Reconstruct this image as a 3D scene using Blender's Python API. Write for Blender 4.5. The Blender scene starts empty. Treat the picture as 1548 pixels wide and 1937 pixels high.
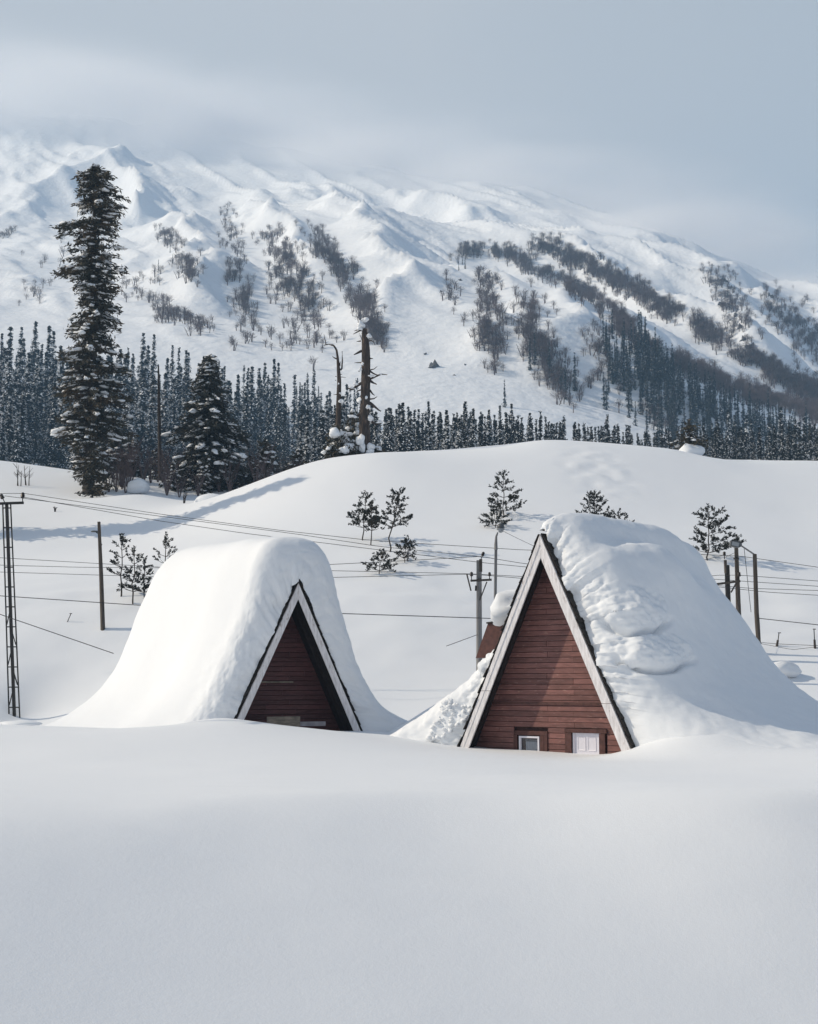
import bpy, bmesh, math, random
import numpy as np
from mathutils import Vector, Matrix

# ------------------------------------------------------------------ camera, world, sun
SC = bpy.context.scene
COL = SC.collection
FPX, CXP, CYP, HORIZ = 2700.0, 774.0, 968.5, 1290.0
TILT = math.atan((HORIZ - CYP) / FPX)
cam_d = bpy.data.cameras.new('camera')
cam_d.sensor_fit = 'VERTICAL'
cam_d.sensor_height = 24.0
cam_d.lens = FPX / 1937.0 * 24.0
cam_d.clip_start, cam_d.clip_end = 0.5, 20000
cam = bpy.data.objects.new('camera', cam_d)
cam.location = (0, 0, 0)
cam.rotation_euler = (math.pi / 2 + TILT, 0, 0)
COL.objects.link(cam)
SC.camera = cam

SUN_EL, SUN_BETA = math.radians(36), math.radians(-4)
SUN = Vector((-math.cos(SUN_BETA) * math.cos(SUN_EL), -math.sin(SUN_BETA) * math.cos(SUN_EL), math.sin(SUN_EL)))
sd = bpy.data.lights.new('sun', 'SUN')
sd.energy = 4.8
sd.angle = math.radians(0.6)
sd.color = (1.0, 0.87, 0.69)
so = bpy.data.objects.new('sun', sd)
so.rotation_euler = (-SUN).to_track_quat('-Z', 'Y').to_euler()
so.location = SUN * 60
COL.objects.link(so)

W = bpy.data.worlds.new('World')
SC.world = W
W.use_nodes = True
wt = W.node_tree
wt.nodes.clear()
def wn(t, **k):
    n = wt.nodes.new(t)
    for a, b in k.items(): setattr(n, a, b)
    return n
w_out = wn('ShaderNodeOutputWorld')
w_sky = wn('ShaderNodeTexSky', sky_type='NISHITA', sun_disc=False, sun_elevation=SUN_EL,
           sun_rotation=math.atan2(SUN.x, SUN.y) % (2 * math.pi))
w_bs = wn('ShaderNodeBackground'); w_bs.inputs[1].default_value = 0.13
w_bc = wn('ShaderNodeBackground'); w_bc.inputs[1].default_value = 1.27
wt.links.new(w_sky.outputs[0], w_bs.inputs[0])
w_tc = wn('ShaderNodeTexCoord')
w_map = wn('ShaderNodeMapping'); w_map.inputs['Scale'].default_value = (1.0, 1.0, 1.7)
w_no = wn('ShaderNodeTexNoise'); w_no.inputs['Scale'].default_value = 1.7; w_no.inputs['Detail'].default_value = 4.0
w_no.inputs['Roughness'].default_value = 0.45
wt.links.new(w_tc.outputs['Generated'], w_map.inputs[0]); wt.links.new(w_map.outputs[0], w_no.inputs[0])
# clouds are brighter on the sun's side (left) and bluer away from it
w_dot = wn('ShaderNodeVectorMath', operation='DOT_PRODUCT'); w_dot.inputs[1].default_value = (-1.0, 0.1, 0.18)
wt.links.new(w_tc.outputs['Generated'], w_dot.inputs[0])
w_ma = wn('ShaderNodeMath', operation='MULTIPLY_ADD'); w_ma.inputs[1].default_value = 0.85; w_ma.inputs[2].default_value = 0.36
wt.links.new(w_dot.outputs['Value'], w_ma.inputs[0])
w_ad = wn('ShaderNodeMath', operation='MULTIPLY_ADD'); w_ad.inputs[1].default_value = 0.62; wt.links.new(w_no.outputs[0], w_ad.inputs[0]); wt.links.new(w_ma.outputs[0], w_ad.inputs[2])
w_cr = wn('ShaderNodeValToRGB')
e = w_cr.color_ramp.elements
e[0].position, e[0].color = 0.30, (0.315, 0.352, 0.42, 1)
e[1].position, e[1].color = 0.86, (0.615, 0.622, 0.63, 1)
x = e.new(0.55); x.color = (0.492, 0.534, 0.574, 1)
wt.links.new(w_ad.outputs[0], w_cr.inputs[0]); wt.links.new(w_cr.outputs[0], w_bc.inputs[0])
# the cloud deck is closed near the horizon and opens to blue overhead
w_sep = wn('ShaderNodeSeparateXYZ'); wt.links.new(w_tc.outputs['Generated'], w_sep.inputs[0])
w_el = wn('ShaderNodeMapRange', interpolation_type='SMOOTHSTEP'); w_el.inputs[1].default_value = 0.47; w_el.inputs[2].default_value = 0.95; w_el.inputs[3].default_value = 0.93; w_el.inputs[4].default_value = 0.15
wt.links.new(w_sep.outputs['Z'], w_el.inputs[0])
w_mx = wn('ShaderNodeMixShader'); wt.links.new(w_el.outputs[0], w_mx.inputs[0])
wt.links.new(w_bs.outputs[0], w_mx.inputs[1]); wt.links.new(w_bc.outputs[0], w_mx.inputs[2])
wt.links.new(w_mx.outputs[0], w_out.inputs[0])

SC.view_settings.view_transform = 'Standard'
SC.view_settings.look = 'None'
SC.view_settings.exposure = -0.43
SC.view_settings.gamma = 1.0
SC.view_settings.use_curve_mapping = False
SC.render.engine = 'CYCLES'
SC.cycles.use_denoising = True
SC.cycles.max_bounces = 12
SC.cycles.diffuse_bounces = 4
SC.cycles.volume_bounces = 10
SC.cycles.volume_max_steps = 256

# ------------------------------------------------------------------ helpers
RNG = np.random.default_rng(7)

def at(px, py, Y):
    """the point at ground distance Y in the direction of a photo pixel"""
    dx, dz = (px - CXP) / FPX, (CYP - py) / FPX
    c, s = math.cos(TILT), math.sin(TILT)
    y, z = c - dz * s, s + dz * c
    return np.array([dx / y * Y, Y, z / y * Y])

def proj(P):
    P = np.asarray(P, float)
    c, s = math.cos(TILT), math.sin(TILT)
    d = P[..., 1] * c + P[..., 2] * s
    u = -P[..., 1] * s + P[..., 2] * c
    return CXP + FPX * P[..., 0] / d, CYP - FPX * u / d

def _h(i, j, k, seed):
    n = (i * 374761393 + j * 668265263 + k * 2147483647 // 7 + seed * 144665) & 0xffffffff
    n = ((n ^ (n >> 13)) * 1274126177) & 0xffffffff
    n = ((n ^ (n >> 16)) * 2246822519) & 0xffffffff
    return ((n ^ (n >> 15)) & 0xffffff) / 0xffffff

def vnoise(P, seed=0):
    """value noise, -1..1, on (n,2) or (n,3) points"""
    P = np.asarray(P, float)
    if P.shape[-1] == 2: P = np.concatenate([P, np.zeros(P.shape[:-1] + (1,))], -1)
    I = np.floor(P).astype(np.int64); f = P - I
    f = f * f * f * (f * (f * 6 - 15) + 10)
    r = 0
    for a in (0, 1):
        for b in (0, 1):
            for c in (0, 1):
                w = (f[..., 0] if a else 1 - f[..., 0]) * (f[..., 1] if b else 1 - f[..., 1]) * (f[..., 2] if c else 1 - f[..., 2])
                r = r + w * _h(I[..., 0] + a, I[..., 1] + b, I[..., 2] + c, seed)
    return r * 2 - 1

def fbm(P, oct=4, seed=0, gain=0.5):
    r, a, P = 0, 1.0, np.asarray(P, float)
    for o in range(oct):
        r = r + a * vnoise(P * 2 ** o + 17.3 * o, seed + o); a *= gain
    return r

def smooth(a, b, x):
    t = np.clip((x - a) / (b - a), 0, 1)
    return t * t * (3 - 2 * t)

class MB:
    def __init__(self): self.V, self.F, self.M, self.n = [], [], [], 0
    def add(self, V, F, m=0):
        V = np.asarray(V, float).reshape(-1, 3)
        self.V.append(V)
        for f in (F.tolist() if isinstance(F, np.ndarray) else F):
            self.F.append([i + self.n for i in f]); self.M.append(m)
        self.n += len(V)
        return self
    def mesh(self, name, mats, smooth_=False):
        me = bpy.data.meshes.new(name)
        me.from_pydata(np.concatenate(self.V).tolist(), [], self.F)
        for m in (mats if isinstance(mats, (list, tuple)) else [mats]): me.materials.append(m)
        if isinstance(mats, (list, tuple)) and len(mats) > 1: me.polygons.foreach_set('material_index', self.M)
        if smooth_ is True: me.polygons.foreach_set('use_smooth', [True] * len(self.F))
        elif isinstance(smooth_, (set, frozenset)): me.polygons.foreach_set('use_smooth', [m in smooth_ for m in self.M])
        me.update()
        return me
    def build(self, name, mats, parent=None, smooth_=False):
        o = bpy.data.objects.new(name, self.mesh(name, mats, smooth_))
        COL.objects.link(o)
        if parent is not None: o.parent = parent
        return o

def tag(o, label=None, cat=None, group=None, kind=None):
    if label: o['label'] = label
    if cat: o['category'] = cat
    if group: o['group'] = group
    if kind: o['kind'] = kind
    return o

def empty(name, loc, rz=0.0):
    o = bpy.data.objects.new(name, None)
    o.location = loc; o.rotation_euler = (0, 0, rz); o.empty_display_size = 0.3
    COL.objects.link(o)
    return o

def link_mesh(name, me, parent=None):
    o = bpy.data.objects.new(name, me); COL.objects.link(o)
    if parent is not None: o.parent = parent
    return o

def copy_tree(o, parent=None):
    c = o.copy(); COL.objects.link(c)
    if parent is not None: c.parent = parent
    for ch in list(o.children): copy_tree(ch, c)
    return c

def tube(pts, radii, n=6, cap=True):
    pts = np.asarray(pts, float); radii = np.broadcast_to(np.asarray(radii, float), (len(pts),))
    T = np.gradient(pts, axis=0); T /= np.linalg.norm(T, axis=1)[:, None] + 1e-9
    up = np.array([0, 0, 1.0]) if abs(T[0, 2]) < 0.9 else np.array([1.0, 0, 0])
    V, F = [], []
    for p, t, r in zip(pts, T, radii):
        a = np.cross(t, up); a /= np.linalg.norm(a) + 1e-9
        b = np.cross(t, a)
        th = np.arange(n) * 2 * math.pi / n
        V.append(p + r * (np.cos(th)[:, None] * a + np.sin(th)[:, None] * b))
    for i in range(len(pts) - 1):
        for j in range(n):
            k = (j + 1) % n
            F.append([i * n + j, i * n + k, (i + 1) * n + k, (i + 1) * n + j])
    if cap:
        F.append(list(range(n))); F.append([(len(pts) - 1) * n + j for j in range(n)][::-1])
    return np.concatenate(V), F

def box(c, s, rot=None):
    c, s = np.asarray(c, float), np.asarray(s, float) / 2
    V = np.array([[a, b, d] for a in (-1, 1) for b in (-1, 1) for d in (-1, 1)], float) * s
    if rot is not None: V = V @ np.asarray(rot).T
    return V + c, [[0, 1, 3, 2], [4, 6, 7, 5], [0, 4, 5, 1], [2, 3, 7, 6], [0, 2, 6, 4], [1, 5, 7, 3]]

def beam(p, q, w, h):
    """box from p to q"""
    p, q = np.asarray(p, float), np.asarray(q, float)
    d = q - p; L = np.linalg.norm(d); d /= L
    up = np.array([0, 0, 1.0]) if abs(d[2]) < 0.95 else np.array([0, 1.0, 0])
    a = np.cross(d, up); a /= np.linalg.norm(a); b = np.cross(a, d)
    return box((p + q) / 2, (w, L, h), np.stack([a, d, b], 1))

def prism(poly, v0, v1):
    """polygon in (u,z) extruded along local y from v0 to v1"""
    n = len(poly)
    V = [[u, v0, z] for u, z in poly] + [[u, v1, z] for u, z in poly]
    F = [list(range(n)), [n + i for i in range(n)][::-1]]
    for i in range(n):
        j = (i + 1) % n
        F.append([i, i + n, j + n, j])
    return V, F

def _ico(sub):
    bm = bmesh.new(); bmesh.ops.create_icosphere(bm, subdivisions=sub, radius=1.0)
    V = np.array([v.co[:] for v in bm.verts]); F = np.array([[v.index for v in f.verts] for f in bm.faces]); bm.free()
    return V, F
ICO1, ICO2, ICO3 = _ico(1), _ico(2), _ico(3)

def blob(c, r, rng, lvl=1, rough=0.25, flat=0.35):
    V, F = (ICO1, ICO2, ICO3)[lvl - 1]
    s = 1 + rough * fbm(V * 1.4 + rng.uniform(0, 99, 3), 2, int(rng.integers(999)))
    V = V * s[:, None]
    V = np.where(V[:, 2:3] < 0, V * [1, 1, flat], V)
    return V * np.asarray(r) + np.asarray(c), F

# ------------------------------------------------------------------ materials
def mat(name, base, rough=0.7, noise=None, bump=None, spec=0.3, stretch=None, mix2=None):
    """noise=(scale, amount) varies the value; mix2=(colour, scale, lo, hi) blends a second colour in"""
    m = bpy.data.materials.new(name); m.use_nodes = True
    nt = m.node_tree; N, Lk = nt.nodes, nt.links
    b = N['Principled BSDF']
    b.inputs['Roughness'].default_value = rough
    b.inputs['Specular IOR Level'].default_value = spec
    b.inputs['Base Color'].default_value = (*base, 1)
    tc = N.new('ShaderNodeTexCoord')
    vec = tc.outputs['Object']
    if stretch:
        mp = N.new('ShaderNodeMapping'); mp.inputs['Scale'].default_value = stretch
        Lk.new(vec, mp.inputs[0]); vec = mp.outputs[0]
    col = None
    if noise:
        nz = N.new('ShaderNodeTexNoise'); nz.inputs['Scale'].default_value = noise[0]; nz.inputs['Detail'].default_value = 5
        Lk.new(vec, nz.inputs[0])
        mr = N.new('ShaderNodeMapRange'); mr.inputs[1].default_value = 0.3; mr.inputs[2].default_value = 0.7
        mr.inputs[3].default_value = 1 - noise[1]; mr.inputs[4].default_value = 1 + noise[1]
        Lk.new(nz.outputs[0], mr.inputs[0])
        mx = N.new('ShaderNodeVectorMath'); mx.operation = 'SCALE'
        mx.inputs[0].default_value = base
        Lk.new(mr.outputs[0], mx.inputs['Scale'])
        col = mx.outputs[0]
    if mix2:
        n2 = N.new('ShaderNodeTexNoise'); n2.inputs['Scale'].default_value = mix2[1]; n2.inputs['Detail'].default_value = 4
        Lk.new(vec, n2.inputs[0])
        m2 = N.new('ShaderNodeMapRange'); m2.inputs[1].default_value = mix2[2]; m2.inputs[2].default_value = mix2[3]
        Lk.new(n2.outputs[0], m2.inputs[0])
        mc = N.new('ShaderNodeMix'); mc.data_type = 'RGBA'
        Lk.new(m2.outputs[0], mc.inputs[0])
        if col: Lk.new(col, mc.inputs[6])
        else: mc.inputs[6].default_value = (*base, 1)
        mc.inputs[7].default_value = (*mix2[0], 1)
        col = mc.outputs[2]
    if col: Lk.new(col, b.inputs['Base Color'])
    if bump:
        last = None
        for sc, st, di in (bump if isinstance(bump, list) else [bump]):
            nb = N.new('ShaderNodeTexNoise'); nb.inputs['Scale'].default_value = sc; nb.inputs['Detail'].default_value = 4
            Lk.new(vec, nb.inputs[0])
            bp = N.new('ShaderNodeBump'); bp.inputs['Strength'].default_value = st; bp.inputs['Distance'].default_value = di
            Lk.new(nb.outputs[0], bp.inputs['Height'])
            if last: Lk.new(last, bp.inputs['Normal'])
            last = bp.outputs[0]
        Lk.new(last, b.inputs['Normal'])
    return m

SNOW = (0.83, 0.855, 0.885)
M_snow = mat('snow', SNOW, 0.75, bump=[(0.9, 0.25, 0.06), (12, 0.3, 0.012), (38, 0.3, 0.010)], spec=0.2)
M_crust = mat('crusty_snow', SNOW, 0.8, bump=[(2.2, 0.45, 0.10), (11, 0.55, 0.03)], spec=0.2)
M_clump = mat('clumped_snow', (0.84, 0.86, 0.885), 0.8, spec=0.2)
M_msnow = mat('mountain_snow', SNOW, 0.8, bump=[(0.05, 0.4, 4.0), (0.22, 0.5, 1.4)], spec=0.1)
M_needle = mat('dark_needles', (0.046, 0.040, 0.024), 0.7, noise=(0.8, 0.4), mix2=((0.085, 0.056, 0.027), 0.7, 0.48, 0.68))
M_needle2 = mat('spruce_needles', (0.036, 0.034, 0.024), 0.7, noise=(0.8, 0.4))
M_sapling = mat('sapling_needles', (0.020, 0.022, 0.016), 0.7)
M_forest = mat('forest_needles', (0.016, 0.023, 0.026), 0.8)
M_bark = mat('dark_bark', (0.05, 0.038, 0.03), 0.9, noise=(6, 0.4))
M_snag = mat('weathered_bark', (0.052, 0.039, 0.032), 0.9, noise=(3, 0.45), stretch=(6, 6, 0.7), mix2=((0.17, 0.115, 0.085), 1.6, 0.56, 0.70), bump=(4, 0.9, 0.06))
M_birch = mat('birch_twigs', (0.125, 0.094, 0.092), 0.9)
M_rock = mat('grey_rock', (0.10, 0.10, 0.105), 0.9, noise=(0.5, 0.4))
M_darkroof = mat('dark_shingle', (0.030, 0.024, 0.020), 0.85, noise=(9, 0.5))
M_soffit = mat('soffit_wood', (0.026, 0.018, 0.016), 0.8, noise=(5, 0.3))
M_trim = mat('dark_trim', (0.085, 0.036, 0.030), 0.6, noise=(8, 0.3))
M_white = mat('white_board', (0.72, 0.70, 0.71), 0.65, noise=(2.2, 0.18), stretch=(7, 7, 1), mix2=((0.33, 0.28, 0.26), 3.0, 0.62, 0.72), bump=(9, 0.4, 0.01))
M_door = mat('white_paint', (0.72, 0.71, 0.78), 0.4)
M_curtain = mat('curtain', (0.60, 0.61, 0.66), 0.8)
M_ply = mat('raw_board', (0.22, 0.185, 0.145), 0.8, noise=(4, 0.4), stretch=(1, 1, 4))
M_rail = mat('grey_rail', (0.30, 0.28, 0.30), 0.8, noise=(5, 0.2))
M_steel = mat('dark_steel', (0.028, 0.025, 0.023), 0.6)
M_galv = mat('grey_pole', (0.21, 0.205, 0.205), 0.55, noise=(3, 0.2), stretch=(4, 4, 0.5))
M_wood = mat('pole_wood', (0.085, 0.070, 0.058), 0.85, noise=(4, 0.4), stretch=(8, 8, 0.6))
M_wire = mat('wire', (0.035, 0.035, 0.04), 0.6)
M_insul = mat('insulator', (0.030, 0.024, 0.022), 0.35)
M_lamp = mat('lamp_housing', (0.08, 0.085, 0.09), 0.4)
M_glass = mat('lamp_glass', (0.30, 0.32, 0.34), 0.15, spec=0.6)

def plank_mat(name, base, knot):
    m = mat(name, base, 0.55, noise=(1.6, 0.24), stretch=(1.6, 8, 7), mix2=(knot, 3.0, 0.60, 0.72), bump=(2.5, 0.5, 0.012))
    nt = m.node_tree; N, Lk = nt.nodes, nt.links
    b = N['Principled BSDF']
    src = b.inputs['Base Color'].links[0].from_socket
    oi = N.new('ShaderNodeObjectInfo')
    mr = N.new('ShaderNodeMapRange'); mr.inputs[3].default_value = 0.78; mr.inputs[4].default_value = 1.22
    Lk.new(oi.outputs['Random'], mr.inputs[0])
    sc = N.new('ShaderNodeVectorMath'); sc.operation = 'SCALE'
    Lk.new(src, sc.inputs[0]); Lk.new(mr.outputs[0], sc.inputs['Scale'])
    Lk.new(sc.outputs[0], b.inputs['Base Color'])
    return m
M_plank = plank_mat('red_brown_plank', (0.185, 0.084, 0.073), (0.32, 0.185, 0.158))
M_plank1 = plank_mat('shade_darkened_plank', (0.115, 0.044, 0.042), (0.16, 0.075, 0.068))  # same planks for the left hut, its shade put into a darker colour

# ------------------------------------------------------------------ terrain
def tps_fit(P, lam=0.0):
    P = np.asarray(P, float); n = len(P)
    d2 = ((P[:, None, :2] - P[None, :, :2]) ** 2).sum(-1)
    K = 0.5 * d2 * np.log(d2 + 1e-12) + lam * np.eye(n)
    Q = np.concatenate([np.ones((n, 1)), P[:, :2]], 1)
    A = np.zeros((n + 3, n + 3)); A[:n, :n] = K; A[:n, n:] = Q; A[n:, :n] = Q.T
    w = np.linalg.solve(A, np.concatenate([P[:, 2], np.zeros(3)]))
    C = P[:, :2].copy()
    def f(x, y):
        x, y = np.asarray(x, float), np.asarray(y, float)
        sh = np.broadcast(x, y).shape
        X = np.broadcast_to(x, sh).ravel(); Y = np.broadcast_to(y, sh).ravel()
        out = np.empty(len(X))
        for s in range(0, len(X), 40000):
            d2 = (X[s:s + 40000, None] - C[:, 0]) ** 2 + (Y[s:s + 40000, None] - C[:, 1]) ** 2
            out[s:s + 40000] = (0.5 * d2 * np.log(d2 + 1e-12)) @ w[:n] + w[n] + w[n + 1] * X[s:s + 40000] + w[n + 2] * Y[s:s + 40000]
        return out.reshape(sh)
    return f

near = []
def npt(*a):
    for px, py, Y in a: near.append(at(px, py, Y))
# field in front of the houses and the slope that falls towards the camera
for px in (-500, 0, 400, 774, 1150, 1548, 2050):
    near.append([*at(px, 1490, 27)[:2], -1.95])
    near.append([*at(px, 1490, 20)[:2], -1.95])
for xx in (-40, -15, 15, 40):
    near.append([xx, 5, -2.0]); near.append([xx, -25, -2.2])
npt((0, 1455, 34), (400, 1450, 34), (774, 1450, 34), (1150, 1462, 34), (1548, 1455, 34))
npt((868, 1413, 44.4), (1000, 1421, 43), (1150, 1432, 41.6), (1350, 1425, 40), (1600, 1415, 40))
npt((430, 1362, 45.6), (470, 1374, 46.6), (530, 1384, 47.6), (620, 1384, 48.6), (690, 1383, 49.2), (330, 1380, 46), (200, 1377, 48), (0, 1369, 50), (-300, 1366, 50), (790, 1392, 48))
# behind the crest of the field
npt((40, 1362, 63), (200, 1340, 62), (0, 1325, 63.5), (-300, 1330, 63), (0, 1240, 67), (190, 1192, 69), (0, 1120, 74), (120, 1075, 82))
npt((-300, 1150, 74), (-300, 1040, 98), (0, 1030, 98), (150, 1026, 98), (250, 1022, 98))
npt((730, 1352, 59.5), (740, 1290, 63), (740, 1220, 66.2), (760, 1140, 70.2), (720, 1085, 75), (745, 1035, 81), (700, 1005, 86), (850, 1080, 76), (850, 960, 92), (955, 975, 90), (950, 1200, 67.5))
npt((330, 1003, 98.5), (400, 990, 97), (600, 945, 95), (470, 947, 99.5), (600, 892, 101), (500, 914, 102), (400, 943, 112), (700, 866, 102), (800, 855, 106), (640, 862, 112), (690, 858, 112), (560, 895, 118), (950, 845, 110), (1030, 834, 110), (1100, 837, 110), (1200, 845, 111), (1280, 853, 112), (1330, 868, 114), (1440, 873, 116), (1548, 873, 118), (1800, 880, 118))
npt((1125, 990, 88), (1345, 1050, 80), (1345, 960, 96), (1548, 1090, 77), (1548, 960, 98), (1548, 1200, 67.5), (1480, 1270, 62.5), (1548, 1330, 58), (1900, 1340, 57), (1900, 1200, 67), (1900, 1000, 92))
npt((0, 960, 112), (-300, 950, 115), (170, 938, 120), (270, 935, 116), (0, 872, 136), (-300, 860, 138), (150, 890, 133), (265, 905, 128), (330, 932, 123), (370, 948, 119))
for xx, zz in ((-80, 21), (-40, 20), (-20, 16.5), (0, 17.5), (30, 17.5), (60, 17.5), (110, 17.5)):
    near.append([xx, 148, zz])
    near.append([xx, 170, zz + (1.0 if xx < -10 else 4.0)])
Hn_ = tps_fit(near, 0.5)

far = []
for xx, z0, z1, z2, z3 in ((-150, 23, 34, 58, 84), (-80, 22, 33, 56, 82), (-30, 17, 30, 50, 74), (0, 17.5, 33, 48, 68), (60, 17.5, 33, 44, 58), (110, 17.5, 31, 40, 50), (200, 17, 29, 37, 46)):
    far += [[xx, 148, z0], [xx, 170, z0 + (1 if xx < -10 else 4)], [xx * 1.3, 240, z1], [xx * 1.8, 340, z2], [xx * 2.2, 440, z3]]
def fpt(*a):
    for px, py, Y in a: far.append(at(px, py, Y))
fpt((-400, 640, 560), (0, 640, 560), (300, 650, 560), (600, 690, 540), (800, 735, 500), (1000, 780, 480), (1250, 850, 470), (1548, 895, 470), (2000, 930, 470))
fpt((-400, 480, 900), (0, 490, 880), (300, 510, 860), (600, 550, 820), (750, 610, 760), (900, 610, 740), (1100, 650, 700), (1300, 730, 660), (1548, 800, 620), (1900, 860, 600))
fpt((-400, 340, 1250), (0, 350, 1230), (300, 370, 1200), (600, 420, 1120), (720, 460, 1100), (850, 460, 1000), (1000, 480, 960), (1200, 560, 900), (1400, 650, 850), (1548, 720, 800), (1900, 790, 760))
fpt((-400, 195, 1600), (0, 222, 1560), (300, 255, 1500), (500, 288, 1450), (700, 330, 1400), (900, 370, 1340), (1100, 405, 1250), (1220, 455, 1180), (1340, 495, 1130), (1450, 535, 1080), (1548, 585, 1040), (1750, 680, 1000), (2000, 740, 950))
for px, py, Y in ((-400, 195, 1600), (0, 222, 1560), (500, 288, 1450), (900, 370, 1340), (1220, 455, 1180), (1548, 585, 1040), (2000, 740, 950)):
    p = at(px, py, Y); far.append([p[0] * 1.1, p[1] + 160, p[2] - 30]); far.append([p[0] * 1.3, p[1] + 420, p[2] - 230])
Hf_ = tps_fit(far, 40.0)

def seg_dist(px, py, line):
    """signed distance of points to a polyline (positive = right of its direction of travel), and the parameter along it"""
    best = np.full(np.shape(px), 1e9); sg = np.zeros(np.shape(px)); tt = np.zeros(np.shape(px))
    for i in range(len(line) - 1):
        a, b = np.asarray(line[i], float)[:2], np.asarray(line[i + 1], float)[:2]
        d = b - a; L2 = (d ** 2).sum()
        t = np.clip(((px - a[0]) * d[0] + (py - a[1]) * d[1]) / L2, 0, 1)
        qx, qy = px - a[0] - t * d[0], py - a[1] - t * d[1]
        r = np.hypot(qx, qy)
        m = r < best
        best = np.where(m, r, best)
        sg = np.where(m, -np.sign(d[0] * (py - a[1]) - d[1] * (px - a[0])), sg)
        tt = np.where(m, (i + t) / (len(line) - 1), tt)
    return best * np.where(sg == 0, 1, sg), tt

def ray_far(px, py, y0=170.0, y1=1900.0, n=260, H=None):
    """where photo pixels meet the mountain"""
    H = H or Hf_
    px, py = np.atleast_1d(px).astype(float), np.atleast_1d(py).astype(float)
    Y = np.geomspace(y0, y1, n)
    dx, dz = (px - CXP) / FPX, (CYP - py) / FPX
    c, s = math.cos(TILT), math.sin(TILT)
    yy = c - dz * s
    rx, rz = dx / yy, (s + dz * c) / yy
    g = H(rx[:, None] * Y, np.broadcast_to(Y, (len(px), n))) - rz[:, None] * Y
    hit = g > 0
    i = np.clip(hit.argmax(1), 1, n - 1)
    ok = hit.any(1)
    k = np.arange(len(px))
    t = np.clip(g[k, i - 1] / (g[k, i - 1] - g[k, i] + 1e-9), 0, 1)
    Yh = Y[i - 1] + t * (Y[i] - Y[i - 1])
    return np.stack([rx * Yh, Yh, rz * Yh], 1), ok

# spurs of the mountain: photo polyline, height, width on the sunny side, width on the lee side
SPURS = [
    ([(-60, 470), (60, 400), (160, 345), (260, 300)], 12, 60, 40),
    ([(215, 330), (250, 395), (268, 440)], 16, 40, 14),
    ([(310, 440), (335, 470), (370, 560), (395, 610)], 15, 60, 22),
    ([(425, 365), (470, 410), (520, 480), (575, 560), (600, 620)], 17, 70, 24),
    ([(520, 350), (580, 420), (650, 480), (700, 545), (735, 620), (760, 690)], 17, 60, 24),
    ([(600, 350), (640, 400), (672, 450)], 8, 40, 16),
    ([(740, 375), (830, 425), (890, 450)], 12, 50, 22),
    ([(870, 450), (930, 480), (1040, 530), (1150, 600), (1300, 690), (1420, 745), (1560, 790)], 18, 60, 28),
    ([(1000, 455), (1130, 505), (1250, 570), (1380, 650), (1560, 740)], 14, 45, 24),
    ([(1150, 440), (1250, 510), (1330, 560), (1400, 610)], 9, 40, 20),
    ([(1350, 520), (1375, 560), (1430, 640), (1500, 690)], 9, 40, 22),
    ([(1460, 545), (1530, 600), (1620, 680)], 12, 40, 20),
    ([(870, 570), (930, 650), (950, 720)], 9, 50, 22),
    ([(1000, 600), (1060, 680), (1090, 760)], 10, 50, 24),
    ([(1130, 640), (1200, 720), (1270, 800)], 8, 40, 22),
]
SP = []
for line, A, wl, wr in SPURS:
    l = np.array(line, float)
    P, ok = ray_far(l[:, 0], l[:, 1])
    SP.append((P[ok], A, wl, wr))

def H_far(x, y):
    h = Hf_(x, y)
    for P, A, wl, wr in SP:
        d, t = seg_dist(x, y, P)
        jag = 12 * vnoise(np.stack([np.asarray(x) / 45, np.asarray(y) / 45], -1), 5)
        d = d + jag
        prof = np.where(d < 0, np.exp(-np.abs(d) / (0.75 * wl)), np.exp(-np.sqrt(d * d + 4) / (0.75 * wr)))
        ends = np.clip(t / 0.4, 0.0, 1) * np.clip((1 - t) / 0.15, 0, 1)
        h = h + 1.75 * A * prof * ends
    q = np.stack([np.asarray(x), np.asarray(y)], -1)
    amp = smooth(480, 700, np.asarray(y))
    h = h + amp * (2.0 * fbm(q / 110, 3, 31) + 6.0 * np.clip(1 - np.abs(fbm((q @ np.array([[0.88, -0.48], [0.48, 0.88]])) / [42, 190], 5, 57, 0.55)), 0, 1) ** 2.0)
    return h

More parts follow.
